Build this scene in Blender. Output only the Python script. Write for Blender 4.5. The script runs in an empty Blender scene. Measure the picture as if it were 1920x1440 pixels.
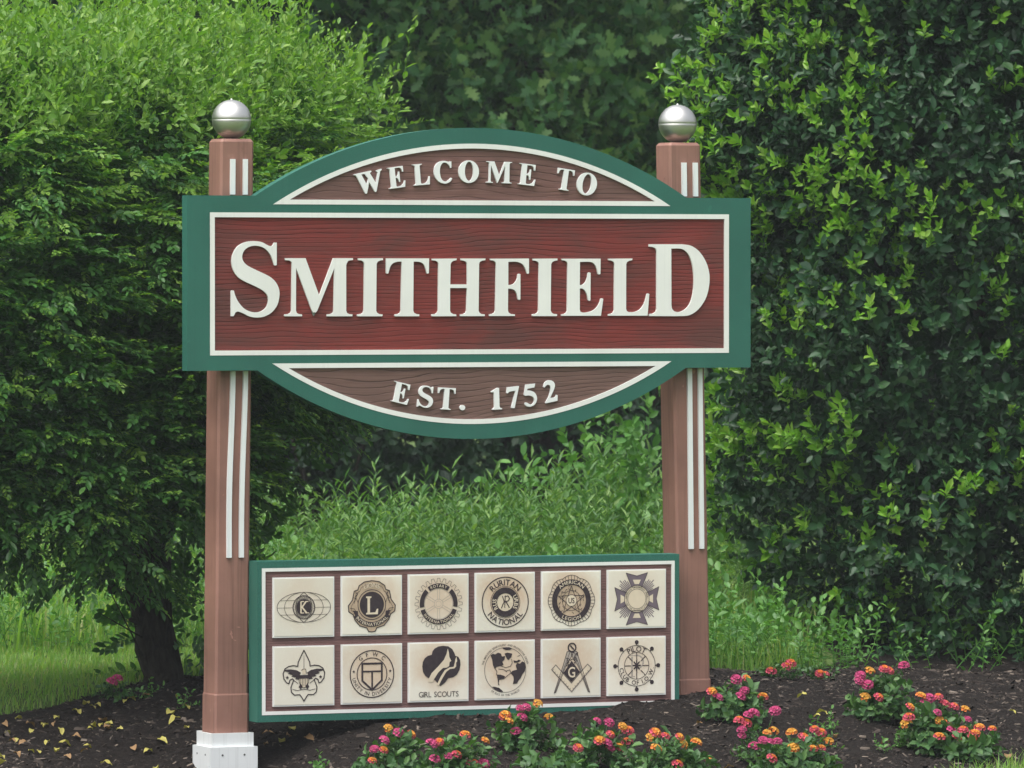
import bpy, bmesh, math, random
import numpy as np
from math import sin, cos, pi, radians, sqrt, atan2, hypot
from mathutils import Vector, Matrix
from mathutils.geometry import tessellate_polygon

S = bpy.context.scene
# ---------------------------------------------------------------- camera
cam_d = bpy.data.cameras.new('camera')
cam = bpy.data.objects.new('camera', cam_d)
S.collection.objects.link(cam)
S.camera = cam
cam.location = (-10.308, -24.522, 1.98)                 # across the road, standing eye height, long lens
YAW, PITCH = radians(23.170), radians(-0.947)
cam.rotation_euler = (pi/2+PITCH, 0, -YAW)
cam_d.sensor_width = 36
cam_d.lens = 232.5
cam_d.clip_start = 0.5
cam_d.clip_end = 1500
cam_d.dof.use_dof = True
cam_d.dof.focus_distance = 26.6
cam_d.dof.aperture_fstop = 9
# ---------------------------------------------------------------- sky and sun (bright overcast)
SUN_EL, SUN_AZ = radians(66), radians(244)              # azimuth clockwise from +Y: the light comes from high on the left, a little in front
W = bpy.data.worlds.new('World'); S.world = W; W.use_nodes = True
wn = W.node_tree; wn.nodes.clear()
sky = wn.nodes.new('ShaderNodeTexSky'); sky.sky_type = 'NISHITA'; sky.sun_disc = False
sky.sun_elevation = SUN_EL; sky.sun_rotation = SUN_AZ
sky.air_density = 1.6; sky.dust_density = 6.0; sky.ozone_density = 1.0
hs = wn.nodes.new('ShaderNodeHueSaturation'); hs.inputs['Saturation'].default_value = 0.34
bg = wn.nodes.new('ShaderNodeBackground'); bg.inputs['Strength'].default_value = 0.12
wo = wn.nodes.new('ShaderNodeOutputWorld')
wn.links.new(sky.outputs[0], hs.inputs['Color']); wn.links.new(hs.outputs[0], bg.inputs['Color']); wn.links.new(bg.outputs[0], wo.inputs[0])
sun_d = bpy.data.lights.new('sun', 'SUN'); sun_d.energy = 1.5; sun_d.angle = radians(60); sun_d.color = (1, .975, .94)
sun = bpy.data.objects.new('sun', sun_d); S.collection.objects.link(sun)
sdir = Vector((sin(SUN_AZ)*cos(SUN_EL), cos(SUN_AZ)*cos(SUN_EL), sin(SUN_EL)))
sun.rotation_euler = sdir.to_track_quat('Z', 'Y').to_euler()
sun.location = (0, -4, 12)
S.view_settings.view_transform = 'Standard'
S.view_settings.look = 'None'
S.view_settings.exposure = 0.94
S.view_settings.gamma = 1.0
S.view_settings.use_curve_mapping = False
S.cycles.max_bounces = 8
S.cycles.diffuse_bounces = 4
S.cycles.transmission_bounces = 4
S.cycles.caustics_reflective = False
S.cycles.caustics_refractive = False

rng = np.random.default_rng(7)
random.seed(7)
# ---------------------------------------------------------------- object helpers
def link(o): S.collection.objects.link(o); return o
def tag(o, label=None, cat=None, group=None, kind=None):
    if label: o['label'] = label
    if cat: o['category'] = cat
    if group: o['group'] = group
    if kind: o['kind'] = kind
    return o
def empty(name, loc, label=None, cat=None, group=None):
    o = link(bpy.data.objects.new(name, None)); o.location = loc; o.empty_display_size = .1
    return tag(o, label, cat, group)
def root_of(o):
    while o.parent: o = o.parent
    return o
def obj(name, me, mats, parent=None, label=None):
    """one mesh object; vertices are given in scene coordinates, a parent keeps them there"""
    for m in (mats if isinstance(mats, (list, tuple)) else [mats]): me.materials.append(m)
    o = link(bpy.data.objects.new(name, me))
    if parent:
        o.parent = parent
        if parent.type == 'EMPTY': o.matrix_parent_inverse = Matrix.Translation(-Vector(parent.location))
    if label: o['label'] = label
    return o
def mesh_np(name, V, F, smooth=False, midx=None):
    V = np.asarray(V, np.float32); F = np.asarray(F, np.int32); k = F.shape[1]
    me = bpy.data.meshes.new(name)
    me.vertices.add(len(V)); me.vertices.foreach_set('co', V.ravel())
    me.loops.add(F.size); me.loops.foreach_set('vertex_index', F.ravel())
    me.polygons.add(len(F)); me.polygons.foreach_set('loop_start', np.arange(0, F.size, k, dtype=np.int32))
    if smooth: me.polygons.foreach_set('use_smooth', np.ones(len(F), bool))
    if midx is not None: me.polygons.foreach_set('material_index', np.asarray(midx, np.int32))
    me.update(calc_edges=True); me.validate()
    return me
class MB:
    """collects shapes into one mesh"""
    def __init__(s): s.v = []; s.f = []; s.m = []; s.s = []
    def add(s, v, f, mi=0, smooth=False):
        n = len(s.v); s.v += [tuple(p) for p in v]
        for q in f: s.f.append([i+n for i in q]); s.m.append(mi); s.s.append(smooth)
        return s
    def mesh(s, name):
        me = bpy.data.meshes.new(name); me.from_pydata(s.v, [], s.f)
        me.polygons.foreach_set('material_index', s.m); me.polygons.foreach_set('use_smooth', s.s)
        me.update(); return me
def prism(mb, loops, y0, y1, mi=0, side_mi=None, chamfer=0):
    """flat outline with holes in the x-z plane (front at y0, back at y1); chamfer softens the front edge"""
    side_mi = mi if side_mi is None else side_mi
    vecs = [[Vector((p[0], p[1], 0)) for p in l] for l in loops]
    tris = tessellate_polygon(vecs)
    flat = [p for l in loops for p in l]
    a = lambda t: (flat[t[1]][0]-flat[t[0]][0])*(flat[t[2]][1]-flat[t[0]][1])-(flat[t[2]][0]-flat[t[0]][0])*(flat[t[1]][1]-flat[t[0]][1])
    tris = [t if a(t) > 0 else (t[0], t[2], t[1]) for t in tris]
    v = [(p[0], y0, p[1]) for p in flat]+[(p[0], y1, p[1]) for p in flat]; n = len(flat)
    mb.add(v, [tuple(t) for t in tris]+[(t[2]+n, t[1]+n, t[0]+n) for t in tris], mi)
    i0 = 0; f = []
    for k, l in enumerate(loops):
        m = len(l); ar = sum(l[i][0]*l[(i+1) % m][1]-l[(i+1) % m][0]*l[i][1] for i in range(m))
        outer = (k == 0)
        for i in range(m):
            j = (i+1) % m; q = (i0+i, i0+i+n, i0+j+n, i0+j)
            if (ar > 0) != outer: q = q[::-1]
            f.append(q)
        i0 += m
    mb.add(v, f, side_mi)
    return mb
def box(mb, x0, x1, y0, y1, z0, z1, mi=0):
    v = [(x0,y0,z0),(x1,y0,z0),(x1,y1,z0),(x0,y1,z0),(x0,y0,z1),(x1,y0,z1),(x1,y1,z1),(x0,y1,z1)]
    return mb.add(v, [(0,3,2,1),(4,5,6,7),(0,1,5,4),(1,2,6,5),(2,3,7,6),(3,0,4,7)], mi)
def lathe(mb, prof, cx, cy, n=32, mi=0, smooth=True):
    v = []; f = []
    for r, z in prof:
        for k in range(n): v.append((cx+r*cos(2*pi*k/n), cy+r*sin(2*pi*k/n), z))
    for i in range(len(prof)-1):
        for k in range(n):
            f.append((i*n+k, i*n+(k+1) % n, (i+1)*n+(k+1) % n, (i+1)*n+k))
    f.append(tuple(range(n))[::-1]); f.append(tuple((len(prof)-1)*n+k for k in range(n)))
    return mb.add(v, f, mi, smooth)
def tube(mb, pts, radii, n=8, mi=0, wob=0.):
    pts = [Vector(p) for p in pts]; v = []; f = []
    for i, p in enumerate(pts):
        d = (pts[min(i+1, len(pts)-1)]-pts[max(i-1, 0)]).normalized()
        a = d.orthogonal().normalized(); b = d.cross(a)
        if i and False: pass
        ref = Vector((1, .3, .1)); a = (ref-d*ref.dot(d)).normalized(); b = d.cross(a)
        for k in range(n):
            r = radii[i]*(1+wob*(random.random()-.5))
            v.append(p+a*r*cos(2*pi*k/n)+b*r*sin(2*pi*k/n))
    for i in range(len(pts)-1):
        for k in range(n): f.append((i*n+k, i*n+(k+1) % n, (i+1)*n+(k+1) % n, (i+1)*n+k))
    f.append(tuple(range(n))[::-1]); f.append(tuple((len(pts)-1)*n+k for k in range(n)))
    return mb.add(v, f, mi, True)
# ---------------------------------------------------------------- material helpers
class NT:
    def __init__(s, name):
        s.m = bpy.data.materials.new(name); s.m.use_nodes = True; s.t = s.m.node_tree
        s.b = s.t.nodes['Principled BSDF']; s.out = s.t.nodes['Material Output']
    def n(s, typ, **kw):
        nd = s.t.nodes.new('ShaderNode'+typ)
        for k, v in kw.items():
            if hasattr(nd, k) and not isinstance(v, bpy.types.NodeSocket) and k not in nd.inputs: setattr(nd, k, v)
            else: s.set(nd.inputs[k], v)
        return nd
    def set(s, inp, v):
        if isinstance(v, bpy.types.NodeSocket): s.t.links.new(v, inp)
        else: inp.default_value = v
    def math(s, op, a, b=0., c=None, clamp=False):
        nd = s.t.nodes.new('ShaderNodeMath'); nd.operation = op; nd.use_clamp = clamp
        s.set(nd.inputs[0], a); s.set(nd.inputs[1], b)
        if c is not None: s.set(nd.inputs[2], c)
        return nd.outputs[0]
    def mix(s, f, a, b, mode='MIX'):
        nd = s.t.nodes.new('ShaderNodeMix'); nd.data_type = 'RGBA'; nd.blend_type = mode
        s.set(nd.inputs['Factor'], f); s.set(nd.inputs['A'], a if isinstance(a, bpy.types.NodeSocket) else (*a[:3], 1)); s.set(nd.inputs['B'], b if isinstance(b, bpy.types.NodeSocket) else (*b[:3], 1))
        return nd.outputs['Result']
    def ramp(s, f, stops, interp='LINEAR'):
        nd = s.t.nodes.new('ShaderNodeValToRGB'); s.set(nd.inputs[0], f); e = nd.color_ramp.elements; nd.color_ramp.interpolation = interp
        while len(e) < len(stops): e.new(0.5)
        for el, (p, c) in zip(e, stops):
            el.position = p; el.color = (*c, 1) if len(c) == 3 else c
        return nd.outputs[0]
    def coord(s, scale=(1, 1, 1), which='Object'):
        tc = s.t.nodes.new('ShaderNodeTexCoord'); mp = s.t.nodes.new('ShaderNodeMapping'); mp.inputs['Scale'].default_value = scale
        s.t.links.new(tc.outputs[which], mp.inputs[0]); return mp.outputs[0]
    def noise(s, vec, scale, detail=4, rough=.55, dist=0.):
        nd = s.t.nodes.new('ShaderNodeTexNoise'); s.set(nd.inputs['Vector'], vec)
        nd.inputs['Scale'].default_value = scale; nd.inputs['Detail'].default_value = detail; nd.inputs['Roughness'].default_value = rough; nd.inputs['Distortion'].default_value = dist
        return nd.outputs['Fac']
    def bump(s, h, strength=.3, dist=.01):
        nd = s.t.nodes.new('ShaderNodeBump'); nd.inputs['Strength'].default_value = strength; nd.inputs['Distance'].default_value = dist
        s.set(nd.inputs['Height'], h); s.t.links.new(nd.outputs[0], s.b.inputs['Normal'])
    def base(s, c, rough=.6, spec=.4, metal=0.):
        s.set(s.b.inputs['Base Color'], c if isinstance(c, bpy.types.NodeSocket) else (*c, 1))
        s.set(s.b.inputs['Roughness'], rough); s.b.inputs['Specular IOR Level'].default_value = spec; s.b.inputs['Metallic'].default_value = metal
        return s
def vary(c, k): return tuple(min(1, x*k) for x in c)
def painted(name, c, rough=.5, grit=0., blotch=.12, scale=3., spec=.4, streak=0., fleck=0.):
    t = NT(name); co = t.coord()
    n1 = t.noise(co, scale, 5, .6); n2 = t.noise(co, 420, 2, .5)
    f = t.ramp(n1, [(.3, (0, 0, 0)), (.72, (1, 1, 1))])
    col = t.mix(f, vary(c, 1-blotch), vary(c, 1+blotch))
    if streak:
        n3 = t.noise(t.coord((60, 60, 1.6)), 1.0, 4, .6)
        col = t.mix(t.math('MULTIPLY', t.ramp(n3, [(.52, (0, 0, 0)), (.75, (1, 1, 1))]), streak), col, vary(c, .45))
    if fleck:
        col = t.mix(t.math('MULTIPLY', t.ramp(t.noise(co, 23, 3, .6, .5), [(.70, (0, 0, 0)), (.73, (1, 1, 1))]), fleck), col, vary(c, 1.9))
        col = t.mix(t.math('MULTIPLY', t.ramp(t.noise(t.coord((1, 1, .5)), 15, 4, .65, .8), [(.66, (0, 0, 0)), (.74, (1, 1, 1))]), fleck), col, vary(c, .5))
    if grit: col = t.mix(t.math('MULTIPLY', t.ramp(n2, [(.4, (0, 0, 0)), (.65, (1, 1, 1))]), grit), col, vary(c, 1.9))
    t.base(col, rough, spec); t.bump(t.math('ADD', n2, t.math('MULTIPLY', n1, .4)), .18, .002)
    return t.m
def grain(name, c, dark, stain, freq=46., warp=9., stainf=.55, seed=0.):
    """sandblasted wood: raised soft grain lines running along the board"""
    t = NT(name); tc = t.n('TexCoord'); sp = t.n('SeparateXYZ'); t.t.links.new(tc.outputs['Object'], sp.inputs[0])
    X, Z = sp.outputs['X'], sp.outputs['Z']
    cb = t.n('CombineXYZ'); t.set(cb.inputs[0], t.math('MULTIPLY', X, .9)); t.set(cb.inputs[1], seed); t.set(cb.inputs[2], t.math('MULTIPLY', Z, 2.6))
    w1 = t.noise(cb.outputs[0], 1.35, 2, .45, .3)
    cb2 = t.n('CombineXYZ'); t.set(cb2.inputs[0], t.math('MULTIPLY', X, 3.)); t.set(cb2.inputs[1], seed+3); t.set(cb2.inputs[2], t.math('MULTIPLY', Z, 26.))
    w2 = t.noise(cb2.outputs[0], 1.6, 3, .55)
    v = t.math('ADD', t.math('MULTIPLY', Z, freq), t.math('ADD', t.math('MULTIPLY', w1, warp), t.math('MULTIPLY', w2, .75)))
    fr = t.math('FRACT', v)
    line = t.ramp(fr, [(0, (1, 1, 1)), (.07, (.8, .8, .8)), (.16, (.08, .08, .08)), (.55, (0, 0, 0)), (.93, (.12, .12, .12)), (1, (1, 1, 1))])
    cb3 = t.n('CombineXYZ'); t.set(cb3.inputs[0], t.math('MULTIPLY', X, 2.)); t.set(cb3.inputs[1], seed+7); t.set(cb3.inputs[2], t.math('MULTIPLY', Z, 90.))
    fine = t.noise(cb3.outputs[0], 2.2, 3, .6)
    cell = t.noise(t.coord((1.1, 1, 7)), 2.0, 2, .5)
    line = t.math('MULTIPLY', line, t.ramp(cell, [(.3, (.25, .25, .25)), (.65, (1, 1, 1))]))
    big = t.noise(t.coord((1.0, 1, 2.2)), 2.3, 4, .6, .4)
    col = t.mix(t.ramp(fine, [(.3, (0, 0, 0)), (.7, (1, 1, 1))]), vary(c, .8), vary(c, 1.22))
    col = t.mix(t.math('MULTIPLY', t.ramp(big, [(.42, (0, 0, 0)), (.66, (1, 1, 1))]), stainf), col, stain)
    col = t.mix(t.math('MULTIPLY', line, .62), col, dark)
    t.base(col, .62, .3)
    t.bump(t.math('SUBTRACT', t.math('MULTIPLY', fine, .25), line), .5, .004)
    return t.m
def leafmat(name, stops, rough=.42, trans=.28, spec=.4, tcol=(1.35, 1.5, .6), patch=.0):
    t = NT(name); gi = t.n('NewGeometry')
    col = t.ramp(gi.outputs['Random Per Island'], [(i/(len(stops)-1), c) for i, c in enumerate(stops)])
    if patch:
        pn = t.noise(t.coord(), 2.1, 2, .5)
        col = t.mix(t.ramp(pn, [(.35, (0, 0, 0)), (.65, (patch, patch, patch))]), col, stops[-1])
    t.base(col, rough, spec)
    tr = t.n('BsdfTranslucent'); t.set(tr.inputs['Color'], t.mix(1., col, (*tcol, 1), 'MULTIPLY'))
    mx = t.n('MixShader'); mx.inputs[0].default_value = trans
    t.t.links.new(t.b.outputs[0], mx.inputs[1]); t.t.links.new(tr.outputs[0], mx.inputs[2]); t.t.links.new(mx.outputs[0], t.out.inputs[0])
    return t.m
M = {}
M['green'] = painted('green_sign_paint', (.021, .108, .082), .58, grit=.55, blotch=.18, streak=.16, fleck=.3)
M['white'] = painted('white_sign_paint', (.79, .80, .775), .5, blotch=.06, streak=.10)
M['letter_white'] = painted('white_raised_letter_paint', (.80, .82, .82), .42, blotch=.03)
M['trim_white'] = painted('white_vinyl_trim', (.76, .79, .80), .42, blotch=.06, streak=.26)
M['post'] = painted('brown_post_paint', (.268, .138, .107), .6, blotch=.2, scale=3.6, streak=.55, fleck=.55)
M['red'] = grain('red_grained_wood', (.195, .034, .029), (.048, .013, .013), (.098, .044, .038), 60, 7, .8, 0.)
M['brown_up'] = grain('brown_grained_wood_upper', (.175, .090, .078), (.045, .022, .02), (.12, .072, .062), 50, 8, .5, 5.)
M['brown_low'] = grain('brown_grained_wood_lower', (.165, .095, .080), (.045, .024, .02), (.12, .075, .065), 46, 12, .5, 11.)
M['brown_em'] = grain('brown_grained_wood_emblem', (.185, .100, .095), (.07, .04, .038), (.14, .085, .08), 90, 3, .4, 2.)
t = NT('brushed_steel_ball'); co = t.coord((2, 2, 40)); nz = t.noise(co, 6, 4, .6)
t.base(t.mix(t.noise(t.coord(), 9, 4), (.52, .51, .49), (.66, .65, .63)), t.math('MULTIPLY_ADD', nz, .16, .34), .5, 1.0); M['steel'] = t.m
t = NT('screw_metal'); t.base((.12, .12, .12), .5, .5, .6); M['screw'] = t.m
t = NT('dark_engraved_ink'); t.base(t.mix(t.noise(t.coord(), 60, 3), (.028, .020, .026), (.060, .045, .05)), .6, .3); M['ink'] = t.m
t = NT('faded_violet_ink'); t.base(t.mix(t.noise(t.coord(), 60, 3), (.14, .11, .135), (.19, .15, .18)), .6, .3); M['violet'] = t.m
t = NT('pale_grey_ink'); t.base(t.mix(t.noise(t.coord(), 60, 3), (.36, .31, .27), (.46, .41, .35)), .6, .3); M['pale'] = t.m
def tile_mat(name, toast, seed):
    t = NT(name); co = t.coord((1, 1, 1), 'Generated'); sp = t.n('SeparateXYZ'); t.t.links.new(co, sp.inputs[0])
    u = t.math('SUBTRACT', sp.outputs['X'], .5); w = t.math('SUBTRACT', sp.outputs['Z'], .62)
    d = t.math('SQRT', t.math('ADD', t.math('MULTIPLY', u, u), t.math('MULTIPLY', w, w)))
    n1 = t.noise(t.coord((1, 1, 1)), 9+seed, 5, .6, .6); n2 = t.noise(t.coord((4, 1, 1.5)), 30, 4, .6)
    f = t.math('SUBTRACT', t.math('ADD', t.math('SUBTRACT', .80, d), t.math('MULTIPLY', n1, .5)), .42)
    f = t.math('MULTIPLY', t.ramp(f, [(0, (0, 0, 0)), (.4, (1, 1, 1))]), toast)
    col = t.mix(f, tuple(c*(.93+.02*((seed*5) % 7)) for c in (.78, .745, .645)), (.62, .455, .32))
    col = t.mix(t.math('MULTIPLY', t.ramp(n2, [(.55, (0, 0, 0)), (.72, (1, 1, 1))]), .25), col, (.86, .83, .74))
    t.base(col, .45, .4); return t.m
M['tile_edge'] = painted('white_tile_edge', (.78, .78, .76), .45, blotch=.03)
M['cream'] = painted('cream_tile_face', (.70, .60, .46), .5, blotch=.08, scale=12)
# ---------------------------------------------------------------- terrain height
_CP = np.array([(-1.06,-.1,-.035),(-.93,.2,.075),(-.43,-.03,.175),(.1,-.03,.192),(.5,-.03,.212),(.75,-.05,.237),(1.02,.04,.268),(1.15,.1,.268),
 (-.2,-.9,.07),(-1.,-.5,.0),(-2.1,-.5,.05),(.7,-1.,.06),(1.7,-1.,.03),(2.6,-.8,.03),(-1.65,1.,.19),(-.87,1.3,.275),(-.57,2.,.28),
 (1.97,1.3,.26),(3.1,1.3,.23),(2.5,.3,.2),(1.8,.3,.25),(-2.6,.8,.15),(-1.5,-3.,-.1),(1.,-3.,-.1),(3.,-3.,-.1),
 (.05,6.,.4),(-3.,6.,.4),(2.,5.,.4),(3.5,6.,.4),(2.2,2.2,.28),(5.,2.2,.28),(5.,12.,.45),(8.,14.,.45),(0.,12.,.45),(-5.,0.,.1),(6.,0.,.1),(-5.,4.,.35),(7.,5.,.35)],float)
def _U(r2): return np.where(r2 > 1e-12, r2*np.log(np.maximum(r2,1e-12)), 0.)
_n=len(_CP); _d=((_CP[:,None,:2]-_CP[None,:,:2])**2).sum(-1)
_A=np.zeros((_n+3,_n+3)); _A[:_n,:_n]=_U(_d)+np.eye(_n)*.05; _A[:_n,_n]=1; _A[:_n,_n+1:]=_CP[:,:2]; _A[_n:,:_n]=_A[:_n,_n:].T
_wt=np.linalg.solve(_A,np.r_[_CP[:,2],0,0,0])
def sstep(a,b,x):
    t=np.clip((np.asarray(x,float)-a)/(b-a),0,1); return t*t*(3-2*t)
def ground_h(X,Y):
    X=np.asarray(X,float); Y=np.asarray(Y,float); sh=X.shape; x=X.ravel(); y=Y.ravel()
    z=np.empty(len(x))
    for i in range(0,len(x),20000):
        r2=(x[i:i+20000,None]-_CP[None,:,0])**2+(y[i:i+20000,None]-_CP[None,:,1])**2
        z[i:i+20000]=_U(r2)@_wt[:_n]+_wt[_n]+x[i:i+20000]*_wt[_n+1]+y[i:i+20000]*_wt[_n+2]
    w=sstep(4.5,9,np.hypot((x-.8)*.9,(y-3)*.62)); far=-.33+.78*sstep(-9,5,y)
    z=z-.085*np.exp(-(((x+1.09)/.25)**2+((y+.02)/.22)**2))          # the near post stands in a hollow
    return ((1-w)*z+w*far).reshape(sh)
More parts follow.
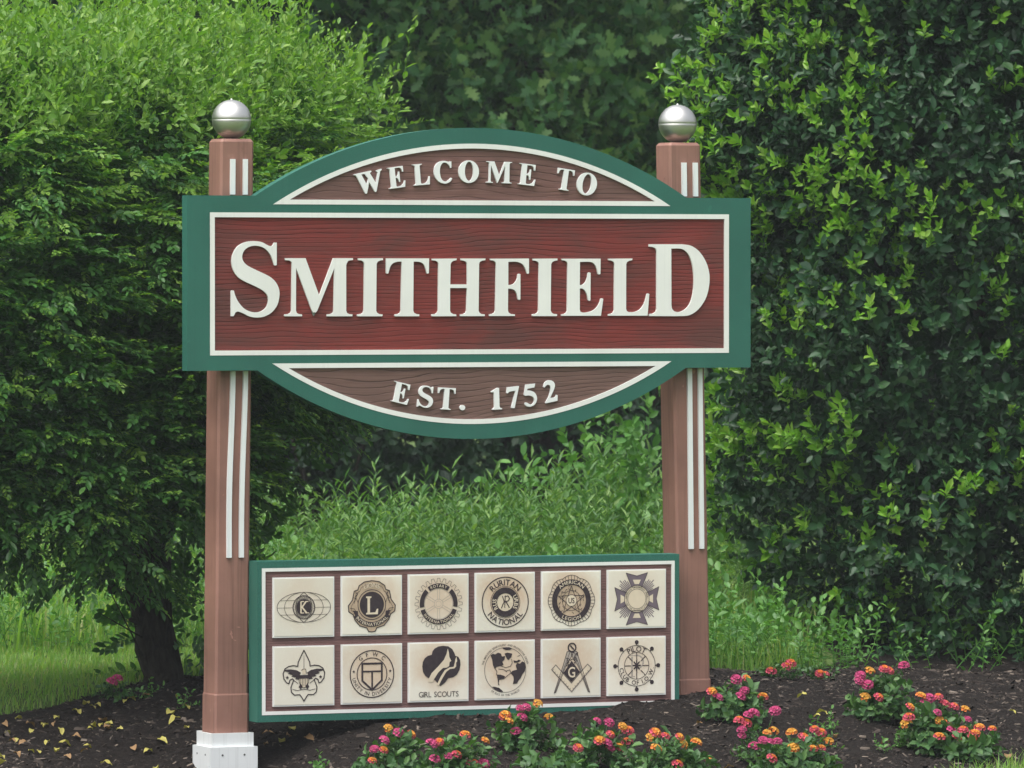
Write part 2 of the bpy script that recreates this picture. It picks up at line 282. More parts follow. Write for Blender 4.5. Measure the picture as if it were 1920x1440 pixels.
# letter outlines on the board face, tenths of a millimetre (x along the board, z up)
LET_MAIN=[
('S','-8408,21076 -8300,21076 -8301,20184 -8358,20165 -8415,20184 -8424,20218 -8432,20251 -8442,20287 -8457,20329 -8476,20383 -8499,20444 -8525,20508 -8556,20568 -8593,20624 -8635,20681 -8680,20733 -8726,20779 -8772,20817 -8818,20848 -8868,20875 -8924,20898 -8989,20918 -9060,20935 -9134,20946 -9207,20950 -9280,20946 -9354,20936 -9425,20919 -9490,20897 -9548,20868 -9602,20834 -9649,20794 -9688,20751 -9719,20702 -9742,20648 -9758,20592 -9767,20540 -9769,20491 -9764,20445 -9751,20399 -9731,20355 -9704,20311 -9670,20267 -9628,20225 -9575,20183 -9511,20143 -9437,20105 -9354,20066 -9264,20025 -9163,19979 -9050,19931 -8939,19884 -8840,19840 -8758,19802 -8686,19769 -8620,19734 -8557,19694 -8494,19647 -8433,19596 -8378,19541 -8330,19482 -8288,19420 -8253,19353 -8224,19285 -8202,19217 -8189,19153 -8182,19090 -8182,19024 -8188,18953 -8199,18871 -8216,18782 -8240,18693 -8274,18608 -8318,18529 -8373,18452 -8435,18381 -8501,18318 -8572,18263 -8650,18217 -8731,18178 -8813,18146 -8896,18124 -8983,18109 -9069,18102 -9153,18099 -9234,18103 -9313,18113 -9391,18129 -9464,18148 -9532,18174 -9597,18206 -9659,18239 -9718,18267 -9776,18291 -9833,18313 -9885,18330 -9930,18339 -9966,18340 -9996,18334 -10021,18322 -10043,18308 -10061,18289 -10075,18265 -10086,18240 -10099,18215 -10142,18157 -10240,18158 -10240,19153 -10197,19180 -10118,19166 -10112,19136 -10106,19108 -10099,19076 -10085,19034 -10065,18980 -10040,18918 -10010,18851 -9972,18783 -9924,18712 -9868,18638 -9807,18566 -9746,18505 -9685,18457 -9623,18418 -9558,18386 -9492,18359 -9423,18337 -9352,18320 -9280,18310 -9209,18306 -9136,18309 -9062,18318 -8991,18334 -8926,18358 -8867,18391 -8813,18431 -8766,18478 -8727,18530 -8698,18591 -8676,18660 -8662,18730 -8656,18794 -8659,18852 -8669,18906 -8687,18957 -8713,19006 -8747,19052 -8789,19096 -8839,19137 -8897,19178 -8962,19218 -9034,19255 -9116,19294 -9208,19337 -9321,19387 -9450,19442 -9579,19497 -9689,19549 -9776,19595 -9849,19637 -9912,19682 -9971,19734 -10027,19796 -10077,19864 -10120,19937 -10154,20011 -10180,20088 -10197,20169 -10207,20250 -10211,20328 -10207,20402 -10197,20475 -10180,20546 -10154,20618 -10120,20694 -10078,20771 -10028,20845 -9970,20909 -9903,20963 -9826,21010 -9744,21049 -9659,21081 -9571,21105 -9477,21121 -9383,21131 -9292,21135 -9202,21133 -9113,21125 -9029,21113 -8952,21096 -8886,21073 -8827,21045 -8774,21015 -8726,20991 -8683,20971 -8647,20954 -8615,20941 -8584,20933 -8555,20931 -8529,20934 -8505,20942 -8485,20951 -8469,20965 -8458,20982 -8448,21000 -8437,21018'),
('M','-7946,20457 -7073,20458 -6487,18964 -5881,20459 -5045,20460 -5037,20385 -5165,20375 -5251,20345 -5309,20252 -5332,20172 -5332,18364 -5295,18271 -5195,18225 -5066,18217 -5066,18140 -6153,18142 -6153,18219 -5996,18232 -5882,18298 -5867,18391 -5838,20066 -6581,18353 -6647,18287 -6695,18314 -6738,18292 -6809,18393 -7477,20078 -7484,18368 -7444,18275 -7365,18235 -7237,18222 -7217,18182 -7237,18145 -7956,18147 -7976,18184 -7947,18224 -7805,18237 -7706,18289 -7672,18369 -7653,20277 -7690,20335 -7761,20370 -7932,20378'),
('I','-4822,20452 -3753,20461 -3745,20386 -3874,20365 -3975,20320 -4024,20226 -4042,18361 -4004,18281 -3918,18227 -3774,18214 -3760,18174 -3789,18136 -4837,18139 -4851,18190 -4822,18216 -4693,18229 -4607,18282 -4570,18362 -4549,20226 -4578,20306 -4664,20364 -4807,20380'),
('T','-3601,20453 -1755,20455 -1763,19867 -1812,19840 -1856,19859 -1862,19890 -1868,19919 -1874,19951 -1885,19987 -1898,20032 -1915,20082 -1934,20131 -1957,20174 -1984,20209 -2016,20240 -2050,20266 -2087,20286 -2128,20301 -2172,20311 -2217,20317 -2260,20321 -2302,20323 -2343,20323 -2384,20322 -2425,20321 -2440,18358 -2405,18277 -2304,18224 -2189,18210 -2174,18170 -2189,18133 -3227,18135 -3248,18172 -3219,18212 -3098,18226 -3011,18273 -2977,18359 -2930,20320 -2971,20322 -3011,20324 -3053,20324 -3097,20320 -3147,20313 -3200,20302 -3253,20287 -3299,20267 -3338,20240 -3373,20208 -3403,20171 -3428,20133 -3449,20091 -3464,20045 -3475,20000 -3486,19960 -3495,19929 -3502,19903 -3508,19878 -3515,19853 -3572,19835 -3607,19867'),
('H','-1624,20442 -552,20451 -566,20384 -697,20357 -784,20295 -819,20215 -836,19412 -87,19411 -101,20229 -131,20309 -218,20357 -372,20384 -372,20451 699,20452 699,20385 553,20363 451,20310 422,20229 402,18351 437,18271 524,18217 670,18203 670,18131 -392,18133 -398,18198 -247,18219 -160,18267 -125,18353 -102,19264 -842,19265 -842,18354 -808,18274 -712,18220 -581,18206 -567,18134 -1631,18131 -1648,18182 -1610,18209 -1480,18222 -1399,18275 -1358,18355 -1341,20228 -1370,20308 -1465,20362 -1619,20380'),
('F','909,20444 2607,20454 2607,19854 2563,19832 2519,19854 2508,19894 2497,19933 2484,19973 2467,20015 2443,20063 2416,20114 2384,20162 2349,20203 2310,20235 2266,20261 2220,20281 2174,20298 2129,20310 2085,20317 2038,20322 1984,20324 1919,20325 1848,20322 1773,20319 1700,20316 1700,19383 1734,19384 1768,19383 1802,19385 1837,19391 1874,19403 1913,19418 1950,19438 1984,19464 2014,19497 2042,19537 2066,19581 2086,19625 2100,19670 2109,19718 2116,19766 2124,19813 2174,19840 2232,19827 2232,18805 2174,18783 2124,18810 2115,18857 2107,18904 2098,18950 2086,18993 2072,19034 2055,19074 2036,19110 2013,19141 1985,19168 1954,19190 1920,19208 1881,19222 1838,19231 1790,19235 1740,19238 1691,19241 1685,18349 1720,18268 1823,18214 1984,18200 1998,18133 880,18136 874,18203 1005,18221 1093,18269 1136,18350 1171,20230 1142,20310 1063,20369 918,20385'),
('I','2774,20446 3858,20455 3867,20380 3736,20359 3633,20313 3584,20220 3566,18351 3604,18270 3692,18217 3838,18203 3852,18163 3823,18126 2760,18128 2745,18179 2774,18206 2905,18219 2993,18272 3030,18352 3051,20219 3022,20299 2934,20358 2789,20374'),
('E','4052,20447 5772,20449 5764,19827 5704,19808 5654,19841 5641,19899 5628,19959 5614,20017 5595,20070 5572,20120 5546,20168 5517,20210 5483,20246 5449,20273 5414,20293 5370,20308 5305,20319 5212,20324 5098,20323 4975,20320 4857,20318 4848,19382 4877,19381 4906,19380 4935,19381 4966,19390 4999,19406 5035,19429 5069,19457 5099,19489 5124,19527 5147,19571 5166,19617 5181,19665 5193,19714 5199,19765 5205,19816 5211,19868 5276,19895 5329,19868 5320,18760 5267,18738 5217,18773 5207,18829 5198,18885 5187,18939 5173,18990 5154,19036 5133,19079 5109,19118 5084,19152 5057,19181 5027,19205 4996,19225 4966,19238 4936,19244 4907,19244 4877,19240 4848,19238 4848,18396 4878,18301 4981,18266 5023,18267 5064,18266 5108,18268 5158,18274 5220,18284 5289,18298 5360,18316 5424,18341 5482,18373 5537,18412 5587,18456 5631,18502 5669,18555 5701,18614 5727,18671 5749,18719 5764,18753 5772,18779 5778,18802 5785,18827 5838,18845 5891,18821 5785,18132 4044,18136 4038,18195 4170,18214 4259,18262 4297,18343 4317,20232 4288,20307 4214,20366 4067,20388'),
('L','6119,20449 7186,20458 7177,20391 7038,20363 6949,20315 6910,20233 6905,18419 6934,18324 7024,18283 7091,18282 7159,18279 7226,18280 7291,18288 7354,18304 7415,18326 7474,18354 7529,18390 7580,18436 7627,18490 7670,18548 7707,18607 7737,18668 7761,18732 7780,18795 7796,18851 7809,18897 7817,18937 7824,18975 7832,19014 7885,19035 7939,19013 7862,18132 6119,18136 6110,18190 6252,18217 6341,18271 6377,18352 6394,20233 6356,20320 6267,20368 6127,20390'),
('D','7929,21039 9406,21042 9504,21031 9602,21022 9700,21009 9795,20983 9888,20944 9980,20895 10069,20836 10154,20766 10237,20681 10316,20584 10390,20479 10454,20372 10509,20261 10555,20146 10592,20028 10619,19909 10636,19789 10642,19667 10640,19544 10629,19419 10610,19289 10583,19157 10546,19026 10500,18902 10442,18783 10372,18669 10295,18562 10215,18467 10132,18383 10042,18309 9950,18246 9856,18195 9773,18159 9695,18136 9600,18122 9467,18115 9166,18110 8776,18111 8352,18115 7945,18118 7939,18200 8109,18218 8228,18280 8273,18389 8272,20750 8227,20872 8108,20926 7929,20944|8922,20865 9016,20866 9112,20869 9204,20870 9286,20865 9356,20856 9416,20843 9471,20823 9526,20792 9582,20749 9636,20696 9688,20633 9735,20561 9778,20479 9816,20387 9851,20287 9879,20181 9902,20067 9920,19946 9932,19820 9939,19691 9941,19557 9939,19417 9930,19279 9915,19147 9894,19021 9867,18899 9834,18785 9796,18685 9751,18600 9701,18528 9645,18467 9587,18413 9523,18367 9454,18330 9384,18302 9318,18283 9253,18276 9189,18280 9129,18290 9078,18306 9038,18326 9006,18351 8980,18382 8959,18415 8945,18452 8938,18493 8934,18536 8929,18578')]
LET_UPPER=[
('W','-5015,23795 -4654,23877 -4261,23954 -4252,23907 -4318,23861 -4046,23450 -3974,23890 -4031,23924 -4045,23964 -3815,24032 -3804,23989 -3873,23930 -4031,23130 -4074,23103 -4109,23135 -4347,23501 -4433,23062 -4476,23027 -4519,23061 -4878,23711 -4935,23764 -5006,23777|-4685,23800 -4453,23408 -4376,23629 -4505,23793 -4556,23825'),
('E','-3571,24065 -2899,24156 -2875,23931 -2898,23921 -2919,23930 -2926,23950 -2934,23971 -2942,23991 -2952,24010 -2963,24027 -2975,24043 -2988,24056 -3003,24068 -3017,24076 -3032,24081 -3050,24084 -3075,24085 -3112,24082 -3157,24075 -3205,24068 -3251,24061 -3214,23721 -3202,23722 -3191,23723 -3179,23725 -3168,23730 -3155,23738 -3143,23748 -3131,23760 -3120,23773 -3112,23788 -3105,23805 -3100,23823 -3096,23841 -3093,23859 -3093,23878 -3093,23897 -3093,23916 -3069,23929 -3047,23922 -3002,23521 -3022,23510 -3043,23520 -3049,23540 -3055,23559 -3062,23579 -3070,23596 -3079,23612 -3089,23626 -3100,23639 -3111,23650 -3123,23659 -3136,23666 -3149,23672 -3161,23675 -3173,23676 -3184,23674 -3196,23671 -3207,23669 -3171,23364 -3155,23331 -3113,23324 -3097,23326 -3081,23328 -3064,23331 -3044,23336 -3021,23343 -2994,23351 -2967,23362 -2943,23374 -2922,23389 -2903,23406 -2885,23425 -2870,23444 -2857,23465 -2847,23488 -2839,23510 -2833,23528 -2829,23542 -2827,23552 -2825,23560 -2824,23569 -2804,23579 -2782,23573 -2794,23318 -3474,23227 -3479,23248 -3428,23262 -3395,23284 -3384,23315 -3458,24001 -3473,24027 -3504,24045 -3563,24045'),
('L','-2490,24206 -2068,24244 -2069,24219 -2123,24205 -2157,24184 -2170,24153 -2113,23494 -2098,23461 -2061,23449 -2035,23451 -2008,23452 -1981,23455 -1956,23460 -1931,23468 -1908,23478 -1885,23490 -1865,23505 -1846,23523 -1829,23544 -1814,23567 -1802,23589 -1792,23612 -1784,23637 -1779,23660 -1774,23681 -1771,23698 -1769,23713 -1767,23727 -1765,23741 -1745,23751 -1723,23744 -1725,23422 -2415,23365 -2420,23385 -2365,23399 -2331,23422 -2320,23452 -2374,24136 -2392,24166 -2429,24181 -2485,24184'),
('C','-856,24350 -789,24351 -789,24096 -827,24083 -840,24109 -851,24136 -865,24163 -885,24189 -912,24218 -945,24247 -980,24273 -1015,24290 -1052,24299 -1090,24300 -1127,24295 -1160,24281 -1190,24258 -1218,24226 -1242,24188 -1262,24147 -1276,24102 -1285,24053 -1290,24001 -1291,23946 -1286,23886 -1277,23822 -1264,23759 -1247,23706 -1227,23662 -1203,23626 -1176,23596 -1146,23572 -1112,23556 -1075,23546 -1037,23543 -1001,23546 -966,23560 -930,23581 -898,23606 -870,23628 -851,23645 -837,23662 -825,23678 -812,23695 -754,23668 -767,23641 -778,23613 -792,23586 -812,23561 -842,23536 -879,23510 -918,23488 -957,23472 -995,23462 -1034,23456 -1074,23456 -1117,23460 -1166,23470 -1218,23484 -1271,23504 -1320,23531 -1365,23566 -1408,23609 -1447,23656 -1479,23704 -1503,23754 -1520,23808 -1532,23862 -1537,23918 -1535,23975 -1528,24035 -1514,24093 -1493,24145 -1466,24193 -1432,24236 -1392,24275 -1348,24307 -1298,24331 -1240,24349 -1182,24362 -1131,24370 -1089,24371 -1051,24365 -1017,24357 -986,24349 -960,24343 -939,24336 -920,24330 -899,24323'),
('O','414,23943 407,23864 387,23787 355,23715 311,23650 257,23593 194,23547 125,23513 51,23492 -25,23485 -102,23491 -176,23512 -245,23545 -308,23590 -362,23646 -405,23710 -438,23782 -457,23859 -464,23938 -457,24017 -438,24094 -405,24166 -362,24231 -307,24287 -245,24333 -175,24367 -102,24388 -25,24396 51,24389 125,24369 194,24336 257,24291 311,24235 355,24171 387,24099 407,24022|175,23960 172,23893 164,23828 150,23767 131,23712 108,23664 81,23626 51,23597 19,23579 -14,23573 -47,23579 -78,23596 -108,23625 -135,23663 -159,23710 -177,23765 -191,23826 -200,23891 -203,23958 -200,24025 -191,24090 -177,24151 -159,24206 -135,24254 -108,24293 -78,24321 -47,24339 -14,24345 19,24339 51,24322 81,24294 108,24256 131,24208 150,24153 164,24092 172,24027'),
('M','758,24369 1091,24360 1307,23797 1546,24348 1863,24339 1866,24311 1817,24309 1784,24299 1762,24265 1753,24235 1743,23562 1757,23527 1795,23509 1844,23505 1843,23476 1430,23488 1430,23517 1490,23520 1534,23543 1540,23578 1560,24201 1268,23576 1220,23496 1212,23496 1181,23588 935,24223 923,23586 938,23550 968,23535 1017,23528 1024,23513 1017,23500 742,23508 734,23522 745,23536 800,23540 838,23558 852,23588 868,24299 855,24321 828,24334 763,24339'),
('E','2218,24304 2904,24229 2879,24001 2854,23997 2836,24011 2832,24033 2829,24055 2826,24077 2820,24098 2813,24117 2804,24136 2794,24153 2782,24167 2769,24178 2756,24187 2739,24195 2713,24201 2676,24207 2631,24212 2582,24216 2534,24221 2498,23878 2509,23877 2521,23875 2533,23874 2545,23876 2559,23880 2574,23887 2588,23896 2602,23907 2613,23919 2624,23934 2633,23951 2641,23967 2647,23985 2652,24003 2656,24022 2660,24040 2687,24047 2707,24035 2664,23630 2642,23624 2623,23639 2621,23660 2620,23681 2617,23701 2613,23720 2608,23738 2601,23755 2593,23770 2584,23783 2574,23795 2563,23805 2551,23814 2540,23820 2528,23824 2516,23825 2504,23825 2493,23825 2463,23517 2471,23481 2511,23463 2528,23462 2544,23460 2562,23458 2582,23458 2607,23460 2635,23462 2664,23465 2691,23472 2715,23481 2738,23493 2760,23507 2779,23522 2796,23540 2811,23560 2823,23579 2834,23596 2841,23608 2845,23617 2848,23625 2852,23634 2873,23639 2894,23627 2827,23379 2132,23456 2132,23478 2186,23479 2223,23493 2241,23521 2316,24213 2307,24242 2279,24267 2221,24281'),
('T','3905,24126 4635,24023 4602,23806 4581,23799 4565,23808 4564,23820 4563,23831 4562,23844 4560,23857 4557,23875 4553,23894 4548,23913 4541,23931 4532,23945 4521,23958 4509,23970 4495,23979 4480,23987 4463,23993 4445,23998 4428,24002 4412,24005 4396,24007 4379,24009 4363,24011 4259,23287 4268,23255 4306,23230 4351,23218 4354,23203 4347,23190 3936,23248 3930,23263 3943,23276 3992,23275 4028,23287 4046,23317 4164,24039 4147,24042 4131,24045 4115,24048 4097,24049 4077,24049 4056,24048 4034,24045 4015,24040 3998,24032 3983,24022 3969,24011 3957,23998 3947,23984 3939,23967 3932,23951 3925,23937 3920,23926 3916,23917 3912,23908 3909,23899 3885,23896 3873,23910'),
('O','5599,23419 5580,23340 5549,23265 5505,23196 5452,23136 5390,23086 5321,23047 5248,23022 5171,23010 5095,23013 5021,23029 4952,23059 4889,23101 4834,23155 4789,23218 4756,23289 4735,23365 4728,23445 4733,23526 4752,23605 4784,23680 4827,23749 4880,23809 4942,23859 5011,23898 5084,23923 5160,23935 5236,23933 5311,23917 5380,23887 5443,23845 5498,23791 5543,23728 5576,23657 5597,23580 5605,23500|5358,23451 5342,23384 5321,23320 5295,23261 5265,23208 5232,23164 5197,23129 5161,23105 5126,23093 5091,23092 5059,23103 5030,23126 5005,23159 4985,23202 4971,23254 4962,23312 4960,23376 4964,23443 4974,23511 4990,23578 5011,23642 5037,23701 5067,23753 5100,23798 5135,23832 5170,23856 5206,23869 5241,23869 5273,23858 5302,23836 5327,23802 5347,23759 5361,23708 5369,23649 5372,23586 5368,23519')]
LET_LOWER=[
('E','-3243,15548 -2568,15390 -2614,15174 -2638,15173 -2656,15189 -2657,15211 -2658,15232 -2660,15254 -2663,15274 -2669,15294 -2676,15313 -2685,15330 -2695,15346 -2707,15358 -2719,15368 -2736,15378 -2760,15387 -2796,15398 -2841,15408 -2890,15418 -2936,15429 -3003,15103 -2992,15101 -2980,15097 -2969,15095 -2956,15095 -2942,15098 -2927,15103 -2911,15109 -2897,15118 -2885,15129 -2873,15142 -2862,15156 -2853,15171 -2845,15187 -2839,15204 -2834,15222 -2828,15239 -2800,15242 -2781,15228 -2860,14844 -2882,14841 -2899,14858 -2900,14878 -2899,14898 -2900,14918 -2902,14937 -2906,14955 -2912,14972 -2918,14988 -2926,15002 -2935,15014 -2945,15025 -2956,15035 -2966,15043 -2978,15047 -2989,15050 -3001,15051 -3013,15053 -3070,14760 -3065,14725 -3026,14703 -3010,14699 -2994,14695 -2977,14692 -2956,14689 -2932,14687 -2903,14686 -2875,14686 -2848,14688 -2823,14694 -2799,14703 -2776,14714 -2756,14726 -2737,14741 -2721,14758 -2706,14775 -2695,14790 -2686,14801 -2681,14809 -2678,14816 -2673,14824 -2651,14826 -2632,14813 -2720,14583 -3403,14744 -3402,14765 -3348,14759 -3310,14768 -3290,14792 -3154,15448 -3160,15477 -3185,15505 -3242,15526'),
('S','-1599,15306 -1565,15302 -1592,15043 -1611,15039 -1628,15047 -1630,15057 -1632,15067 -1634,15077 -1638,15090 -1642,15106 -1647,15125 -1654,15144 -1662,15163 -1672,15180 -1684,15198 -1697,15215 -1710,15230 -1723,15242 -1737,15253 -1753,15262 -1770,15271 -1790,15279 -1812,15286 -1836,15291 -1859,15295 -1883,15296 -1907,15295 -1930,15293 -1951,15289 -1971,15282 -1989,15274 -2006,15264 -2019,15253 -2031,15239 -2040,15224 -2047,15209 -2051,15194 -2053,15179 -2053,15166 -2050,15152 -2045,15139 -2038,15125 -2029,15111 -2016,15097 -2001,15084 -1981,15070 -1959,15056 -1933,15042 -1906,15027 -1875,15011 -1840,14994 -1806,14976 -1775,14960 -1750,14947 -1728,14935 -1708,14922 -1689,14909 -1670,14893 -1653,14876 -1637,14858 -1623,14840 -1611,14820 -1602,14800 -1595,14779 -1590,14759 -1588,14740 -1587,14721 -1590,14702 -1594,14682 -1600,14658 -1608,14633 -1618,14608 -1632,14584 -1648,14563 -1668,14542 -1690,14523 -1713,14507 -1738,14493 -1764,14482 -1791,14473 -1818,14467 -1846,14463 -1874,14461 -1902,14462 -1929,14464 -1955,14468 -1980,14473 -2004,14480 -2027,14488 -2048,14498 -2068,14509 -2087,14520 -2105,14531 -2123,14539 -2141,14547 -2157,14554 -2171,14558 -2183,14560 -2192,14559 -2201,14556 -2208,14553 -2215,14548 -2220,14541 -2224,14534 -2229,14527 -2245,14512 -2276,14515 -2246,14805 -2231,14811 -2206,14805 -2205,14796 -2204,14787 -2203,14778 -2199,14765 -2195,14749 -2189,14730 -2181,14710 -2171,14689 -2158,14667 -2142,14643 -2125,14620 -2107,14601 -2089,14585 -2070,14571 -2050,14560 -2030,14550 -2008,14542 -1986,14534 -1963,14529 -1941,14526 -1917,14524 -1893,14525 -1870,14527 -1848,14532 -1828,14540 -1810,14550 -1793,14562 -1779,14576 -1768,14592 -1759,14612 -1752,14632 -1748,14650 -1747,14667 -1749,14683 -1753,14699 -1760,14714 -1770,14728 -1782,14742 -1797,14756 -1814,14770 -1833,14783 -1855,14796 -1880,14810 -1909,14826 -1944,14844 -1983,14864 -2023,14884 -2057,14903 -2083,14919 -2105,14933 -2124,14948 -2142,14965 -2158,14985 -2172,15007 -2183,15029 -2192,15052 -2198,15075 -2201,15099 -2202,15123 -2200,15146 -2197,15168 -2192,15188 -2184,15209 -2173,15229 -2160,15250 -2144,15271 -2126,15291 -2105,15308 -2082,15321 -2056,15332 -2028,15341 -2000,15348 -1971,15352 -1941,15354 -1910,15353 -1881,15351 -1852,15348 -1824,15343 -1797,15336 -1773,15329 -1752,15320 -1734,15310 -1718,15300 -1703,15291 -1690,15284 -1679,15278 -1669,15273 -1660,15270 -1651,15268 -1642,15268 -1634,15270 -1627,15272 -1622,15275 -1618,15280 -1614,15285 -1610,15290'),
('T','-1343,15281 -592,15236 -610,15014 -630,15005 -647,15014 -649,15025 -651,15037 -653,15049 -656,15063 -661,15080 -666,15099 -673,15118 -681,15135 -691,15149 -703,15161 -717,15172 -731,15180 -747,15187 -765,15192 -783,15195 -801,15198 -818,15200 -835,15200 -851,15201 -868,15202 -919,14463 -907,14432 -867,14409 -820,14401 -815,14385 -822,14372 -1244,14398 -1252,14412 -1239,14427 -1189,14429 -1153,14445 -1137,14476 -1073,15214 -1090,15215 -1106,15217 -1123,15218 -1141,15218 -1161,15216 -1183,15214 -1205,15209 -1224,15203 -1241,15194 -1256,15182 -1269,15170 -1280,15156 -1289,15140 -1296,15123 -1302,15107 -1308,15092 -1312,15080 -1315,15071 -1319,15062 -1322,15052 -1346,15047 -1359,15060'),
('period','-187,14454 -193,14422 -209,14392 -235,14369 -267,14354 -303,14349 -338,14354 -371,14370 -396,14393 -413,14423 -418,14456 -413,14489 -396,14519 -371,14542 -338,14557 -303,14562 -267,14556 -235,14541 -209,14517 -193,14487'),
('one','942,15094 1235,15243 1292,15233 1314,14487 1341,14436 1428,14415 1424,14375 1001,14358 990,14389 1067,14418 1095,14479 1073,15033 1045,15073 964,15054'),
('seven','1658,15261 2170,15308 1976,14431 1954,14417 1845,14422 1840,14453 2016,15117 1823,15098 1735,15079 1674,15012 1625,15029'),
('five','2470,15366 2877,15400 2844,15247 2536,15194 2525,15124 2557,15125 2589,15128 2621,15128 2657,15123 2700,15112 2747,15096 2793,15076 2833,15051 2868,15019 2899,14981 2925,14941 2943,14898 2954,14855 2958,14808 2956,14761 2948,14717 2933,14673 2913,14630 2887,14590 2855,14556 2817,14527 2771,14503 2724,14484 2679,14472 2638,14468 2597,14471 2559,14478 2525,14488 2497,14499 2472,14515 2452,14532 2438,14549 2430,14567 2428,14587 2431,14605 2438,14619 2449,14629 2465,14637 2484,14640 2503,14639 2523,14632 2545,14620 2567,14606 2591,14594 2618,14582 2646,14569 2674,14559 2701,14557 2728,14564 2755,14577 2780,14595 2800,14617 2818,14643 2832,14673 2842,14706 2844,14738 2840,14769 2829,14802 2812,14833 2789,14859 2759,14880 2722,14898 2680,14912 2635,14921 2587,14924 2534,14921 2480,14916 2427,14912 2398,14953'),
('two','3252,15290 3261,15324 3269,15359 3280,15392 3296,15422 3317,15449 3344,15474 3374,15495 3406,15512 3442,15524 3482,15532 3522,15534 3560,15531 3597,15521 3632,15505 3665,15484 3692,15459 3714,15432 3731,15400 3743,15365 3748,15328 3745,15288 3735,15246 3721,15202 3703,15156 3682,15106 3655,15053 3628,15001 3604,14954 3585,14915 3569,14880 3554,14847 3538,14813 3715,14832 3792,14872 3814,14943 3869,14922 3858,14700 3351,14602 3340,14633 3374,14688 3409,14743 3443,14799 3472,14854 3497,14911 3518,14969 3536,15025 3549,15076 3558,15122 3562,15165 3563,15204 3560,15238 3554,15267 3544,15292 3531,15313 3516,15329 3497,15341 3475,15348 3451,15351 3428,15350 3405,15343 3381,15330 3359,15315 3340,15300 3326,15286 3315,15270 3306,15255 3296,15240 3252,15260')]
# ---------------------------------------------------------------- ground, road, mulch bed
def lin(a, b, n): return np.linspace(a, b, n)
gx = np.r_[-220, -120, -70, -40, -24, -15, -10, lin(-7, 10, 86), 13, 17, 24, 40, 70, 120, 220]
gy = np.r_[-220, -120, -70, -50, -40, -34, -30, -26, -22, -18, -14, -12, -10, lin(-8, 14, 100), 17, 21, 26, 34, 50, 80, 130, 220]
GX, GY = np.meshgrid(gx, gy)
BED = np.array([(-4, .45), (-2.6, .72), (-1.65, 1.0), (-1.2, 1.22), (-.8, 1.52), (-.2, 1.62), (.6, 1.5), (1.2, 1.4), (1.97, 1.33), (2.35, 1.5), (2.6, 2.0), (2.9, 2.7), (4.2, 3.2), (6, 3.2), (6, -.9), (2.6, -.98), (1.85, -1.06), (1.5, -1.3), (1.1, -1.7), (0, -1.8), (-1.2, -1.6), (-2.4, -1.3), (-4, -1.2)])  # back right part runs on under the hedge, dark mulch standing in for shade
def poly_sd(P, poly):
    """distance to the outline, positive inside"""
    d = np.full(len(P), 1e9); ins = np.zeros(len(P), bool); n = len(poly)
    for i in range(n):
        a, b = poly[i], poly[(i+1) % n]; e = b-a; w = P-a
        t_ = np.clip((w@e)/(e@e), 0, 1); d = np.minimum(d, np.hypot(*(w-t_[:, None]*e).T))
        c = ((a[1] <= P[:, 1]) & (b[1] > P[:, 1])) | ((b[1] <= P[:, 1]) & (a[1] > P[:, 1]))
        x = a[0]+(P[:, 1]-a[1])/np.where(e[1] == 0, 1e-9, e[1])*e[0]; ins ^= c & (P[:, 0] < x)
    return np.where(ins, d, -d)
GZ = ground_h(GX, GY)-.07*np.clip(poly_sd(np.stack([GX.ravel(), GY.ravel()], 1), BED)*5, 0, 1).reshape(GX.shape)
def gridmesh(name, X, Y, Z, keep=None, smooth=True):
    ny, nx = X.shape; V = np.stack([X.ravel(), Y.ravel(), Z.ravel()], 1)
    i = np.arange(nx*ny).reshape(ny, nx)
    F = np.stack([i[:-1, :-1], i[:-1, 1:], i[1:, 1:], i[1:, :-1]], -1).reshape(-1, 4)
    if keep is not None:
        k = keep.ravel()[F].all(1); F = F[k]
        used = np.zeros(len(V), bool); used[F.ravel()] = True; idx = np.cumsum(used)-1; V = V[used]; F = idx[F]
    return mesh_np(name, V, F, smooth)
t = NT('grassy_soil'); co = t.coord(); a = t.noise(co, .7, 5); b = t.noise(co, 14, 5, .65)
t.base(t.mix(t.ramp(b, [(.35, (0, 0, 0)), (.7, (1, 1, 1))]), t.mix(a, (.055, .095, .026), (.085, .130, .036)), (.11, .17, .05)), .9, .15); t.bump(b, .6, .03); M['grass_ground'] = t.m
tag(obj('ground', gridmesh('ground', GX, GY, GZ), M['grass_ground']), kind='structure')
t = NT('road_asphalt'); co = t.coord(); a = t.noise(co, .5, 4); b = t.noise(co, 160, 3, .6)
t.base(t.mix(b, t.mix(a, (.045, .045, .047), (.065, .065, .066)), (.10, .10, .10)), .85, .3); t.bump(b, .3, .004); M['asphalt'] = t.m
rx = lin(-60, 60, 61); ry = lin(-20.5, -12.5, 9); RX, RY = np.meshgrid(rx, ry)
tag(obj('road', gridmesh('road', RX, RY, ground_h(RX, RY)+.03), M['asphalt']), kind='structure')
_ph = np.random.default_rng(3).uniform(0, 6.28, (24,)); _kd = np.random.default_rng(4).normal(size=(24, 3)); _kd /= np.linalg.norm(_kd, axis=1)[:, None]
def vnoise(P, f):
    """smooth value in about -1..1"""
    P = np.asarray(P, float); r = np.zeros(len(P))
    for i in range(24): r += np.sin(P@_kd[i]*f*(1+.35*(i % 5))+_ph[i]*(i+1))
    return r/6.
def bed_h(x, y):
    x = np.asarray(x, float); y = np.asarray(y, float); P = np.stack([x, y], 1)
    d = poly_sd(P, BED)+.05*vnoise(np.c_[P, P[:, 0]*0], 5.)
    P3 = np.c_[P, np.zeros(len(P))]
    return ground_h(x, y)+np.clip(d*.25, -.02, .008)-.002+(.010*vnoise(P3, 11.)+.006*vnoise(P3, 31.))*np.clip(d*5, 0, 1), d
bx = lin(-3.6, 5.6, 330); by = lin(-1.85, 3.3, 195); BX, BY = np.meshgrid(bx, by)
